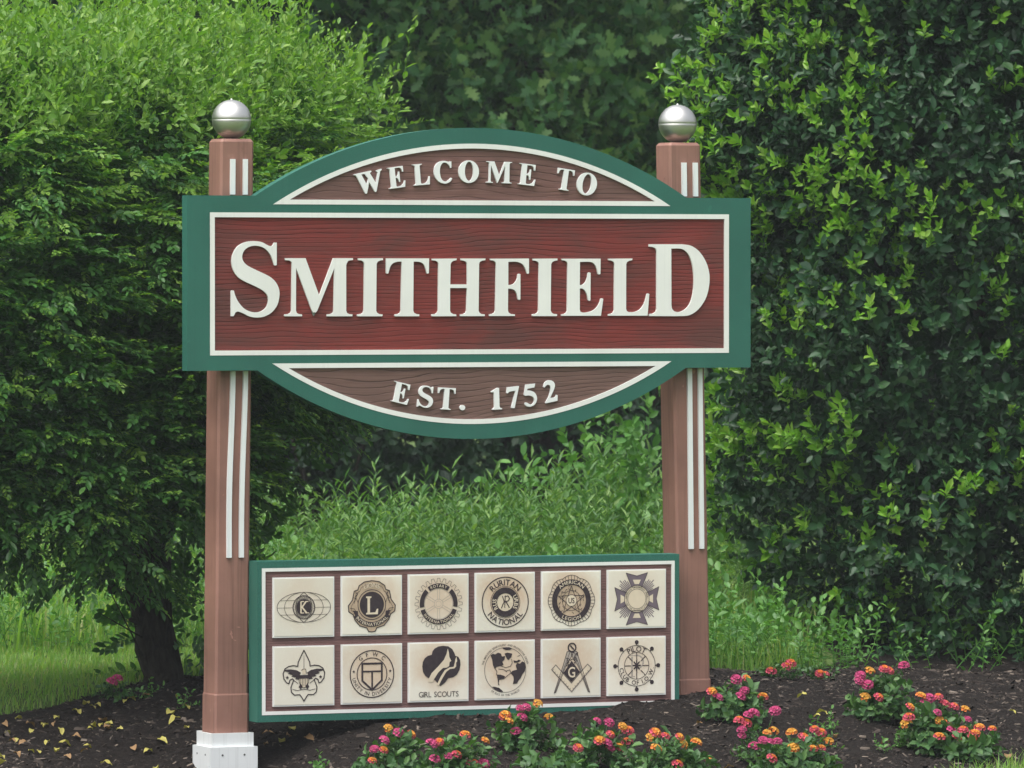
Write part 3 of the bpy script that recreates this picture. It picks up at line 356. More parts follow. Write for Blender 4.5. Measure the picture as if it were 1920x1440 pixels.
bz, bd = bed_h(BX.ravel(), BY.ravel())
t = NT('dark_bark_mulch'); co = t.coord(); a = t.noise(co, 2.2, 4); b = t.noise(co, 55, 6, .7); c_ = t.noise(t.coord((1, 2.2, 1)), 120, 4, .6)
t.base(t.mix(t.ramp(b, [(.38, (0, 0, 0)), (.72, (1, 1, 1))]), (.010, .0075, .0065), t.mix(a, (.030, .022, .019), (.045, .035, .030))), .9, .2); t.bump(t.math('ADD', b, c_), 1., .02); M['mulch'] = t.m
tag(obj('mulch_bed', gridmesh('mulch_bed', BX, BY, bz.reshape(BX.shape), (bd > -.03).reshape(BX.shape)), M['mulch']), kind='structure')

# ---------------------------------------------------------------- the town sign
SX = 0.0205                                              # middle of the board
sign = empty('town_sign', (SX, .12, .12), 'large green framed WELCOME TO SMITHFIELD sign on two brown posts', 'sign')
def arc(cx, zc, half, rise, up, n=40, a0=-1, a1=1):
    """points of a flat arch over a chord at zc, left to right"""
    R = (half*half+rise*rise)/(2*rise); c = zc+up*(rise-R); th = math.asin(half/R)
    return [(cx+R*sin(th*(a0+(a1-a0)*k/n)), c+up*R*cos(th*(a0+(a1-a0)*k/n))) for k in range(n+1)]
HW = 1.2295; Z0, Z1 = 1.600, 2.2935
up_arc = arc(SX, Z1, .9405, .277, 1); lo_arc = arc(SX+.003, Z0, .935, .281, -1)
outline = [(SX-HW, Z0)]+lo_arc+[(SX+HW, Z0), (SX+HW, Z1)]+up_arc[::-1]+[(SX-HW, Z1)]
def rect(x0, x1, z0, z1): return [(x0, z0), (x1, z0), (x1, z1), (x0, z1)]
MX0, MX1, MZ0, MZ1 = -1.1135, 1.153, 1.660, 2.227
main_o = rect(MX0, MX1, MZ0, MZ1); main_i = rect(MX0+.021, MX1-.021, MZ0+.0195, MZ1-.0195)
def segment(up, zc, half, rise, inset):
    o = arc(SX+.002, zc, half, rise, up)
    R = (half*half+rise*rise)/(2*rise); c = zc+up*(rise-R); r2 = R-inset; zb = zc+up*inset*.98
    h2 = sqrt(r2*r2-(abs(zb-c))**2); th = math.asin(h2/r2)
    i = [(SX+.002+r2*sin(th*(-1+2*k/40)), c+up*r2*cos(th*(-1+2*k/40))) for k in range(41)]
    return o, i
up_o, up_i = segment(1, 2.2595, .867, .2475, .0195)
lo_o, lo_i = segment(-1, 1.6275, .872, .2485, .0195)
YF, YR, YB = 0.0, .007, .056                             # board face, recessed field, back
mb = MB(); prism(mb, [outline, main_o, up_o, lo_o], YF, YB); obj('board', mb.mesh('board'), M['green'], sign)
def field(name, inner, outer, mat):
    mb = MB(); prism(mb, [outer], YR, YB-.004); p = obj(name, mb.mesh(name), mat, sign)
    mb = MB(); prism(mb, [outer, inner], YF-.0015, YR+.003); obj('border', mb.mesh('border'), M['white'], p)
    return p
e_ = .0012
shrink = lambda l, cz: [(SX+(x-SX)*(1-e_), cz+(z-cz)*(1-e_)) for x, z in l]
f_main = field('main_field', main_i, shrink(main_o, 1.94), M['red'])
f_up = field('upper_field', up_i, shrink(up_o, 2.36), M['brown_up'])
f_lo = field('lower_field', lo_i, shrink(lo_o, 1.53), M['brown_low'])
def letters(data, parent, mat, proud):
    for nm, s in data:
        loops = [[(float(a)/1e4, float(b)/1e4) for a, b in (q.split(',') for q in l.split())] for l in s.split('|')]
        mb = MB(); prism(mb, loops, YF-proud, YR+.004); obj('letter', mb.mesh('letter_'+nm), mat, parent)
letters(LET_MAIN, f_main, M['white'], .002)
letters(LET_UPPER, f_up, M['letter_white'], .003)
letters(LET_LOWER, f_lo, M['letter_white'], .003)
# chip missing at the point of the M, bare grey core showing
M['core'] = painted('bare_grey_core', (.17, .19, .17), .8, blotch=.4, scale=120)
mb = MB(); prism(mb, [[(-0.6801, 1.8335), (-0.6721, 1.8154), (-0.6695, 1.8152), (-0.6587, 1.834), (-0.6641, 1.8282), (-0.6692, 1.8306), (-0.6738, 1.8284)]], YF+.003, YR+.004); obj('chipped_core', mb.mesh('chipped_core'), M['core'], f_main, 'bare grey core where the point of the M broke off')
def post(xt, xb, zb, ztop, left):
    """square post 140 mm with eased corners, leaning a touch"""
    r, ch = .0705, .009
    def sect(cx, z, r, ch, cy=.1305): return [(cx-r+ch, cy-r, z), (cx+r-ch, cy-r, z), (cx+r, cy-r+ch, z), (cx+r, cy+r-ch, z), (cx+r-ch, cy+r, z), (cx-r+ch, cy+r, z), (cx-r, cy+r-ch, z), (cx-r, cy-r+ch, z)]
    X = lambda z: xb+(xt-xb)*(z-.17)/(2.52-.17)
    def loft(rows):
        mb = MB(); v = [p for row in rows for p in row]; f = [tuple(range(8))[::-1], tuple(8*(len(rows)-1)+k for k in range(8))]
        for i in range(len(rows)-1):
            for k in range(8): f.append((8*i+k, 8*i+(k+1) % 8, 8*i+8+(k+1) % 8, 8*i+8+k))
        return mb.add(v, f)
    p = obj('post', loft([sect(X(zb), zb, r, ch), sect(X(1.2), 1.2, r, ch), sect(X(ztop-.012), ztop-.012, r, ch), sect(X(ztop), ztop, r-.010, ch*.6)]).mesh('post'), M['post'], sign)
    sl = .315 if left else .325
    obj('post_sleeve', loft([sect(X(zb), zb-.01, r+.003, ch), sect(X(sl), sl-.006, r+.003, ch), sect(X(sl), sl, r+.001, ch)]).mesh('post_sleeve'), M['post'], p)
    def strip(f, z0, z1, w, bow=0.):
        mb = MB(); n = 10; v = []; fc = []
        for i in range(n+1):
            z = z0+(z1-z0)*i/n; x = f(z)+bow*sin(pi*1.6*i/n)
            y = .060
            v += [(x-w/2, y+.002, z), (x-w/2, y-.012, z), (x+w/2, y-.012, z), (x+w/2, y+.002, z)]
        for i in range(n):
            for k in range(4): fc.append((4*i+k, 4*i+(k+1) % 4, 4*i+4+(k+1) % 4, 4*i+4+k))
        fc += [(3, 2, 1, 0), (4*n, 4*n+1, 4*n+2, 4*n+3)]
        obj('trim_strip', mb.add(v, fc).mesh('trim_strip'), M['trim_white'], p)
    lerp = lambda za, xa, zb_, xb_: (lambda z: xa+(xb_-xa)*(z-za)/(zb_-za))
    if left:
        strip(lerp(2.44, -.9955, 2.3, -.9965), 2.298, 2.439, .0195); strip(lerp(2.44, -.942, 2.3, -.943), 2.298, 2.439, .0185)
        strip(lerp(1.6, -.999, .86, -1.0125), .856, 1.597, .0195, -.0035); strip(lerp(1.6, -.945, .86, -.9605), .856, 1.597, .019, -.003)
    else:
        strip(lerp(2.44, .974, 2.3, .976), 2.30, 2.438, .020); strip(lerp(2.44, 1.0245, 2.3, 1.0265), 2.30, 2.438, .0195)
        strip(lerp(1.6, .999, .86, 1.007), .858, 1.597, .020); strip(lerp(1.6, 1.046, .86, 1.055), .858, 1.597, .0185)
    # ball finial: two pressed steel halves, a seam and a small nub
    bxc, bzc, R = X(2.6), ztop+.0775, .0785
    prof = [(.004, bzc-R-.0005), (.016, bzc-R-.0003)]
    for k in range(1, 16):
        a = -pi/2+.22+(pi/2-.22-.018)*k/15; prof.append((R*cos(a), bzc+R*sin(a)))
    prof += [(R-.0007, bzc-.0005), (R-.0007, bzc+.0005)]
    for k in range(0, 16):
        a = .018+(pi/2-.06-.018)*k/15; prof.append((R*cos(a), bzc+R*sin(a)))
    prof += [(.004, bzc+R+.001), (.0035, bzc+R+.004), (.0008, bzc+R+.005)]
    mb = MB(); lathe(mb, prof, bxc, .1305, 48); obj('ball_finial', mb.mesh('ball_finial'), M['steel'], p)
    return X, p
LX, lp = post(-.9725, -1.0, -.12, 2.520, True)
RXf, rp = post(.982, 1.031, .0, 2.520, False)
# white two-step skirt round the foot of the near post, four boards to a step
def skirt(z0, z1, r, th, screws, parent):
    cx, cy = LX(.1), .1305
    for k in range(4):
        a = k*pi/2; mb = MB(); L = r+(th if k % 2 == 0 else -.0015)
        box(mb, -L, L, -r-th, -r, z0, z1+random.uniform(-.002, .002))
        if screws and k in (0, 3):
            for sx in (-.55, .5):
                c = (sx*r, z1-.032)
                prism(mb, [[(c[0]+.0042*cos(q*pi/4), c[1]+.0042*sin(q*pi/4)) for q in range(8)]], -r-th-.0012, -r-th+.002, 1)
        mb.v = [(cx+x*cos(a)-y*sin(a), cy+x*sin(a)+y*cos(a), z) for x, y, z in mb.v]
        obj('skirt_board', mb.mesh('skirt_board'), [M['trim_white'], M['screw']], parent)
skirt(-.12, .160, .077, .011, False, lp)
skirt(-.13, .105, .0885, .012, True, lp)
# ---------------------------------------------------------------- board of service-club emblems between the posts
ex0, ex1, ez0, ez1, eY = -.924, .9155, .204, .8425, -.030
emb = empty('emblem_board', (-.004, .02, ez0), 'low green framed board with twelve square club emblem tiles between the posts', 'sign board')
mb = MB(); wo_ = rect(-.9055, .895, .2315, .8155); wi_ = rect(-.8905, .881, .2455, .8015)
prism(mb, [rect(ex0, ex1, ez0, ez1), wo_], eY, eY+.095); obj('frame', mb.mesh('frame'), M['green'], emb)
mb = MB(); prism(mb, [rect(-.905, .8945, .232, .815)], eY+.005, eY+.09); obj('field', mb.mesh('field'), M['brown_em'], emb)
mb = MB(); prism(mb, [rect(-.905, .8945, .232, .815), wi_], eY-.0015, eY+.010); obj('border', mb.mesh('border'), M['white'], emb)

_glyph = {}
def glyph(ch, off=.0):
    if (ch, off) not in _glyph:
        cu = bpy.data.curves.new('g', 'FONT'); cu.body = ch; cu.size = 1; cu.offset = off; cu.resolution_u = 3; cu.fill_mode = 'FRONT'
        o = link(bpy.data.objects.new('g', cu)); bpy.context.view_layer.update()
        me = o.evaluated_get(bpy.context.evaluated_depsgraph_get()).to_mesh()
        v = np.array([(p.co.x, p.co.y) for p in me.vertices]) if len(me.vertices) else np.zeros((0, 2))
        f = [tuple(p.vertices) for p in me.polygons]
        adv = (v[:, 0].max() if len(v) else .25)
        x0 = v[:, 0].min() if len(v) else 0
        bpy.data.objects.remove(o); bpy.data.curves.remove(cu)
        _glyph[(ch, off)] = (v-[x0, 0] if len(v) else v, f, adv-x0)
    return _glyph[(ch, off)]
class Ink:
    """flat print in tile units: v = -1..1 over the tile height"""
    def __init__(s): s.v = []; s.f = []; s.k = 0; s.g = []; s.cur = 0
    def raw(s, v, f):
        n = len(s.v); s.k += 1; s.v += [(p[0], p[1], (s.k % 25)*1e-5) for p in v]; s.f += [tuple(i+n for i in q) for q in f]; s.g += [s.cur]*len(f); return s
    def poly(s, pts, holes=()):
        pts = [p[:2] for p in pts]
        loops = [list(pts)]+[list(h) for h in holes]
        tr = tessellate_polygon([[Vector((*p, 0)) for p in l] for l in loops])
        return s.raw([p for l in loops for p in l], tr)
    def ring(s, cx, cy, r0, r1, a0=0, a1=360, n=56, sx=1.):
        n = max(3, int(n*abs(a1-a0)/360)); v = []; f = []
        for k in range(n+1):
            a = radians(a0+(a1-a0)*k/n); v += [(cx+r0*sx*cos(a), cy+r0*sin(a)), (cx+r1*sx*cos(a), cy+r1*sin(a))]
        for k in range(n): f.append((2*k, 2*k+1, 2*k+3, 2*k+2))
        return s.raw(v, f)
    def ell(s, cx, cy, rx, ry, w, n=56):
        return s.line([(cx+rx*cos(2*pi*k/n), cy+ry*sin(2*pi*k/n)) for k in range(n)], w, True)
    def disc(s, cx, cy, r, n=40): return s.poly([(cx+r*cos(2*pi*k/n), cy+r*sin(2*pi*k/n)) for k in range(n)])
    def line(s, pts, w, closed=False):
        P = [np.array(p, float) for p in pts]; n = len(P)
        for i in range(n if closed else n-1):
            a, b = P[i], P[(i+1) % n]; d = b-a; L = np.linalg.norm(d)
            if L < 1e-6: continue
            d /= L; q = np.array([-d[1], d[0]])*w/2; e = d*w*.25
            s.raw([a-e-q, b+e-q, b+e+q, a-e+q], [(0, 1, 2, 3)])
        return s
    def text(s, st, cx, cy, size, sx=1., off=.0, track=.1):
        W_ = sum((glyph(c, off)[2] if c != ' ' else .3)+track for c in st)-track; x = -W_/2
        for c in st:
            if c != ' ':
                v, f, a = glyph(c, off); s.raw([(cx+(x+p[0])*size*sx, cy+(p[1]-.35)*size) for p in v], f); x += a+track
            else: x += .3+track
        return s
    def arc(s, st, cx, cy, r, size, mid, top=True, off=.0, track=.12, ex=1.):
        """lettering round a circle; r is the letters' middle radius"""
        s.cur += 1
        adv = [((glyph(c, off)[2] if c != ' ' else .3)+track)*size*ex/r for c in st]
        a = radians(mid)+(1 if top else -1)*sum(adv)/2
        for c, d in zip(st, adv):
            m = a-(1 if top else -1)*d/2
            if c != ' ':
                v, f, w = glyph(c, off)
                out = []
                for p in v:
                    lx, ly = (p[0]-w/2)*size*ex, (p[1]-.35)*size
                    rot = m-pi/2 if top else m+pi/2
                    out.append((cx+r*cos(m)+lx*cos(rot)-ly*sin(rot), cy+r*sin(m)+lx*sin(rot)+ly*cos(rot)))
                s.raw(out, f)
            a -= (1 if top else -1)*d
        s.cur += 1
        return s
def Q(pts, cx, cy, du, dv): return [((x-cx)/du, (cy-y)/dv) for x, y in pts]
def mir(pts): return pts+[(-x, y) for x, y in pts[::-1]]
def star(cx, cy, r, k=.42, rot=90): return [(cx+(r if i % 2 == 0 else r*k)*cos(radians(rot+36*i)), cy+(r if i % 2 == 0 else r*k)*sin(radians(rot+36*i))) for i in range(10)]
def em_globe_k(D, L, P):
    D.ell(0, 0, .955, .50, .016); D.ell(0, 0, .69, .50, .014); D.line([(-.955, -.01), (-.38, -.01)], .012); D.line([(.38, -.01), (.955, -.01)], .012)
    for y in (.235, -.245):
        x = .955*sqrt(1-(y/.5)**2); D.line([(-x, y), (-.33, y)], .012); D.line([(.33, y), (x, y)], .012)
    lens = [(.30*sin(pi*k/12)**.8, .50-1.0*k/12) for k in range(13)]; D.line(mir(lens), .018, True)
    D.ring(0, 0, .375, .40); D.ring(0, 0, .285, .30)
    for k in range(40): a = 2*pi*k/40; D.line([(.345*cos(a), .345*sin(a)), (.385*cos(a+.09), .385*sin(a+.09))], .016)
    D.disc(0, 0, .275); D.arc('KIWANIS', 0, 0, .335, .085, 90, True); D.arc('INTERNATIONAL', 0, 0, .335, .075, 270, False)
    L.text('K', .0, 0, .52, .8, .012)
    L.line([(-.11, -.19), (.0, -.19)], .03); L.line([(-.11, .19), (0, .19)], .03); L.line([(.06, -.19), (.17, -.19)], .03); L.line([(.05, .19), (.15, .19)], .03)
def em_lion(D, L, P):
    q = lambda l: Q(l, 1062, 470, 233, 255)
    o = [(1062,258),(1000,268),(955,300),(945,335),(915,345),(900,420),(865,470),(870,520),(905,545),(920,590),(960,640),(1020,660),(1035,690),(1062,694)]
    out = mir(q(o)); P.poly([(x, y) for x, y in out]); D.line(out, .032, True)
    i2 = [(1062,285),(1010,292),(972,318),(960,350),(930,362),(918,425),(890,475),(893,510),(925,530),(940,580),(975,622),(1030,645),(1062,650)]
    D.line(mir(q(i2)), .012, True)
    for sx in (1, -1):
        D.line([(sx*x, y) for x, y in q([(905,400),(935,410),(945,440)])], .014); D.line([(sx*x, y) for x, y in q([(880,490),(915,495),(930,520),(910,540)])], .016)
        D.poly([(sx*x, y) for x, y in q([(905,510),(945,515),(950,555),(925,560)])]); D.line([(sx*x, y) for x, y in q([(925,350),(940,375),(920,395)])], .02)
        for k in range(5): D.line([(sx*x, y) for x, y in q([(955-k*9, 345+k*18), (938-k*6, 372+k*20)])], .012)
    P.ring(0, .03, .47, .50); D.ring(0, .03, .485, .51); D.disc(0, .03, .435)
    L.arc('LIONS', 0, -.12, .80, .21, 90, True, .01, .1); D.arc('LIONS', 0, -.12, .80, .17, 90, True, -.0, .28)
    D.ring(0, .05, .60, .76, 212, 328); L.arc('INTERNATIONAL', 0, .05, .68, .15, 270, False, .008, .1)
    L.poly(q([(1013,392),(1058,392),(1058,404),(1046,408),(1046,530),(1090,528),(1104,498),(1115,498),(1112,545),(1013,545),(1013,533),(1025,528),(1025,408),(1013,404)]))
def em_gear(D, L, P):
    pts = []
    for k in range(24):
        a = 2*pi*k/24
        for d, r in ((-.085, .735), (-.05, .86), (.05, .86), (.085, .735)): pts.append((r*cos(a+d), r*sin(a+d)))
    D.line(pts, .011, True)
    for a0, a1 in ((54, 126), (134, 190), (198, 342), (350, 406)): D.ring(0, 0, .53, .69, a0, a1)
    L.arc('ROTARY', 0, 0, .61, .135, 90, True, .006, .16); L.arc('INTERNATIONAL', 0, 0, .61, .135, 270, False, .006, .17)
    P.ring(0, 0, .50, .515); P.ring(0, 0, .15, .165); P.ring(0, 0, .09, .10)
    for k in range(6):
        a = pi/2+k*pi/3; n_ = np.array([-sin(a), cos(a)])*.035; d_ = np.array([cos(a), sin(a)])
        P.line([d_*.16+n_, d_*.5+n_*1.3], .014); P.line([d_*.16-n_, d_*.5-n_*1.3], .014)
def em_r(D, L, P):
    D.ring(0, 0, .825, .86); D.ring(0, 0, .525, .54); D.ring(0, 0, .30, .50); P.disc(0, 0, .31)
    D.arc('RURITAN', 0, 0, .67, .28, 90, True, .014, .07); D.arc('NATIONAL', 0, 0, .67, .27, 270, False, .014, .05)
    L.arc('RUS', 0, 0, .40, .20, 190, True, .014, .1); L.arc('URBS', 0, 0, .40, .20, 0, True, .014, .1)
    D.line([(-.1, .2), (-.04, .02), (-.14, -.19)], .03); D.line([(-.02, .19), (.10, .21), (.16, .12), (.10, .04), (.0, .02)], .03); D.line([(0, .22), (-.02, -.18)], .03); D.line([(.02, .03), (.15, -.18)], .035)
def em_legion(D, L, P):
    n = 44
    for k in range(n):
        a = 2*pi*k/n; r = .80+.05*abs(cos(4*a)); D.line([(.72*cos(a), .72*sin(a)), (r*cos(a), r*sin(a))], .016)
    rim = [((.80+.06*abs(cos(4*2*pi*k/96)))*cos(2*pi*k/96), (.80+.06*abs(cos(4*2*pi*k/96)))*sin(2*pi*k/96)) for k in range(96)]; D.line(rim, .018, True)
    P.disc(0, 0, .54); D.ring(0, 0, .53, .715)
    TOP.arc('AMERICAN', 0, 0, .625, .165, 90, True, .008, .13, 1.15); TOP.arc('LEGION', 0, 0, .625, .165, 270, False, .008, .14, 1.15)
    D.line(star(0, 0, .50), .022, True); D.ring(0, 0, .19, .205); D.ring(0, 0, .33, .345)
    for k in range(36):
        a = random.uniform(0, 6.28); r = random.uniform(.28, .48); b = random.uniform(0, 6.28); D.line([(r*cos(a), r*sin(a)), (r*cos(a)+.07*cos(b), r*sin(a)+.07*sin(b))], .018)
    L.disc(0, 0, .185, 24); D.text('US', 0, 0, .26, .8, .01, .05)
def em_cross(D, L, P):
    """P carries the faded violet here"""
    for k in range(4):
        a = pi/4+k*pi/2
        for j in range(-3, 4):
            b = a+j*.085; r = .90-.05*abs(j)-(.05 if j % 2 else 0); P.line([(.4*cos(b), .4*sin(b)), (r*cos(b)*.98, r*sin(b)*.98)], .032)
    arm = [(-.40, .885), (0, .78), (.40, .885), (.20, .40), (-.20, .40)]
    for k in range(4):
        c, s_ = cos(k*pi/2), sin(k*pi/2); R_ = lambda l: [((x*c-y*s_)*(.93 if k % 2 else 1), x*s_+y*c) for x, y in l]
        P.poly(R_(arm)); D.line(R_(arm), .016, True)
        tz = [(-.15, .65), (.15, .65), (.08, .50), (-.08, .50)]; L.poly(R_(tz))
    L.disc(0, 0, .455); D.ell(0, 0, .455, .455, .018); D.ell(0, 0, .335, .335, .014)
    D.arc('VETERANS OF FOREIGN WARS', 0, 0, .395, .085, 90, True, 0, .1); D.arc('OF THE UNITED STATES', 0, 0, .395, .08, 270, False, 0, .12)
def em_lily(D, L, P):
    q = lambda l: Q(l, 490, 1068, 236, 255)
    left = q([(490,850),(465,900),(442,950),(438,985),(400,978),(360,985),(330,1005),(315,1045),(322,1090),(345,1122),(364,1130),(372,1100),(392,1090),(405,1100),(392,1130),(380,1165),(386,1205),(410,1228),(455,1226),(472,1250),(490,1282)])
    D.line(mir(left), .036, True); D.line(q([(490,895),(490,1000)]), .016); D.line(mir(q([(395,1180),(440,1190),(470,1182)])), .02)
    for sx in (1, -1):
        w = q([(325,1012),(380,1008),(430,1018),(465,1040),(452,1062),(448,1098),(415,1092),(425,1080),(385,1070),(395,1058),(355,1045),(368,1035),(330,1024)])
        D.poly([(sx*x, y) for x, y in w]); D.poly([(sx*x, y) for x, y in star(*q([(350,1078)])[0], .07)])
        D.poly([(sx*x, y) for x, y in q([(462,1128),(478,1160),(462,1182),(445,1160)])])
        D.line([(sx*x, y) for x, y in q([(400,1100),(440,1130)])], .022)
    sh = mir(q([(490,1062),(450,1062),(450,1120),(468,1158),(490,1170)]))
    L.poly(sh); D.line(sh, .022, True); D.poly(q([(450,1062),(530,1062),(530,1090),(450,1090)]))
    for x in (462, 476, 490, 504, 518): D.line(q([(x, 1090), (x, 1155)]), .016)
    L.poly(q([(470,1010),(505,1005),(512,1050),(480,1058)])); D.line(q([(470,1020),(485,1008),(505,1010),(510,1050)]), .018)
def em_shield(D, L, P):
    q = lambda l: Q(l, 1067, 1052, 235, 259)
    D.ring(0, 0, .765, .80); D.ring(0, 0, .52, .55)
    D.line(q([(985,962),(1150,962),(1150,1108),(1068,1190),(985,1108)]), .065, True); D.line(q([(985,1030),(1150,1030)]), .055); D.line(q([(1068,1030),(1068,1185)]), .06)
    D.arc('G F W C', 0, 0, .665, .19, 90, True, .006, .28); D.arc('UNITY IN DIVERSITY', 0, 0, .665, .17, 270, False, .004, .17)
    D.poly(star(-.655, .09, .06)); D.poly(star(.655, .09, .06))
def em_trefoil(D, L, P):
    q = lambda l: Q(l, 324, 1033, 233, 255)
    D.poly(q([(185,985),(190,945),(205,915),(232,893),(265,885),(272,855),(290,832),(320,816),(360,810),(405,816),(440,842),(458,878),(464,898),(490,908),(505,935),(508,975),(500,1020),(478,1060),(445,1082),(405,1088),(378,1125),(338,1155),(292,1102),(245,1088),(212,1065),(192,1030)]))
    L.poly(q([(400,835),(410,870),(414,908),(430,942),(416,950),(412,985),(392,998),(360,1000),(320,1038),(290,1085),(272,1118),(236,1118),(240,1088),(265,1040),(320,985),(368,930),(390,880)]))
    L.poly(q([(474,905),(480,945),(471,958),(471,990),(456,1006),(420,1010),(388,1034),(352,1094),(324,1150),(308,1140),(340,1074),(374,1020),(415,996),(449,993),(459,960),(464,930)]))
    D.text('GIRL SCOUTS', 0, -.745, .26, .95, .0, .06)
def em_world(D, L, P):
    q = lambda l: Q(l, 886, 1020, 231, 254)
    D.ell(0, 0, .755, .755, .014)
    for l in ([(762,892),(782,878),(800,885),(826,870),(850,880),(858,905),(885,900),(880,930),(862,950),(872,975),(850,985),(812,992),(798,1010),(782,975),(776,930)],
      [(880,880),(905,872),(945,882),(938,910),(915,935),(900,925)], [(862,835),(885,826),(920,826),(948,838),(925,850),(890,850)],
      [(985,962),(1010,970),(1030,950),(1050,962),(1058,1000),(1052,1035),(1030,1060),(1015,1095),(1000,1110),(985,1138),(950,1142),(958,1105),(955,1075),(932,1050),(945,1030),(985,1020),(975,985)],
      [(815,1062),(850,1060),(885,1075),(870,1100),(838,1095),(830,1130),(838,1150),(826,1145),(822,1100)], [(775,1160),(800,1162),(835,1172),(860,1195),(868,1208),(835,1202),(800,1185)],
      [(955,940),(985,945),(1000,935),(1020,945),(990,960),(960,960)]): D.poly(q(l))
    for l in ([(800,1005),(815,1030),(812,1060),(850,1062)], [(850,985),(890,1000),(930,990),(945,960),(940,930)], [(890,1030),(925,1020),(935,1050)], [(840,1100),(880,1090),(910,1065),(935,1045)], [(830,1010),(870,1015),(900,1035)], [(990,905),(1010,900)]): D.line(q(l), .02)
    D.arc('THE IMPROVED BENEVOLENT AND PROTECTIVE ORDER', 0, 0, .845, .095, 90, True, .004, .13, .86); D.arc('OF ELKS OF THE WORLD', 0, 0, .85, .095, 270, False, .004, .13, .9)
def em_compass(D, L, P):
    q = lambda l: Q(l, 307, 1015, 222, 245)
    P.poly(q([(145,1025),(180,985),(308,1138),(440,985),(475,1020),(310,1215)])); L.poly(q([(153,1025),(180,994),(308,1148),(440,994),(467,1020),(310,1203)]))
    D.line(q([(145,1025),(180,985),(308,1138),(440,985),(475,1020),(310,1215)]), .014, True)
    for k in range(9):
        f = k/9; D.line(q([(150+f*158, 1035+f*180), (162+f*158, 1022+f*180)]), .010); D.line(q([(470-f*158, 1030+f*183), (458-f*158, 1018+f*183)]), .010)
    D.poly(q([(310,955),(378,1050),(308,1132),(243,1055)]))
    for sx in (1, -1):
        leg = q([(300,872),(318,905),(262,1000),(180,1215),(166,1220),(238,998),(272,880)]); leg = [(sx*x+(.05 if sx < 0 else 0), y) for x, y in leg]
        P.poly(leg); D.line(leg, .018, True); D.line([leg[0], ((leg[3][0]+leg[4][0])/2, leg[3][1])], .014)
    D.ring(.027, .69, .115, .165); D.line([(-.03, .75), (.085, .63)], .05)
    for k in range(22):
        a = random.uniform(-.16, .2); y = random.uniform(.10, .52); D.line([(a, y), (a+random.uniform(-.08, .08), y+random.uniform(-.09, .09))], .026)
    TOP.text('G', .01, -.14, .50, .8, .012)
def em_wheel(D, L, P):
    D.ell(0, .01, .69, .69, .02); D.ell(0, .01, .455, .455, .018)
    for k in range(8):
        a = k*pi/4; c, s_ = cos(a), sin(a); D.disc(.80*c, .01+.80*s_, .072, 18); D.line([(.69*c, .01+.69*s_), (.78*c, .01+.78*s_)], .04)
        D.line([(.22*c, .01+.22*s_), (.455*c, .01+.455*s_)], .028)
        D.line([(0, .02), (.14*c, .02+.17*s_)], .045)
    for b in ((90, 'PILOT', True, .26, .10), (270, 'CLUB OF I.O.W.', False, .205, .15)): D.arc(b[1], 0, .01, .575, b[3], b[0], b[2], .008, b[4])
    P.line([(-.17, .30), (-.17, -.36)], .07); P.ring(.0, .14, .20, .25, -110, 110, sx=1.1); P.line([(-.26, -.36), (-.06, -.36)], .03); P.line([(-.26, .36), (.0, .36)], .03)
    D.line([(0, .45), (0, -.45)], .03)
EM = [(em_globe_k, 'pale', .35), (em_lion, 'pale2', .8), (em_gear, 'pale', .7), (em_r, 'cream', .95), (em_legion, 'pale2', .9), (em_cross, 'violet', .35),
      (em_lily, 'pale', .2), (em_shield, 'pale', .75), (em_trefoil, 'pale', .75), (em_world, 'pale', .75), (em_compass, 'pale', .7), (em_wheel, 'pale', .55)]
M['pale2'] = painted('tan_tile_print', (.50, .38, .27), .5, blotch=.2, scale=20)
tile_labels = ['cream tile with K medallion on a globe of thin lines', 'cream tile with lion head crest round a letter L', 'cream tile with toothed ROTARY INTERNATIONAL gear wheel', 'tan tile with round RURITAN NATIONAL emblem', 'tan tile with AMERICAN LEGION ring and star', 'cream tile with violet cross medal',
  'cream tile with fleur-de-lis and eagle', 'cream tile with GFWC UNITY IN DIVERSITY shield ring', 'cream tile with trefoil faces over GIRL SCOUTS', 'cream tile with dark continents on a globe', 'cream tile with square and compass', "cream tile with ship's wheel PILOT CLUB OF I.O.W."]
TW, TH_, TY = .262, .2395, eY-.005
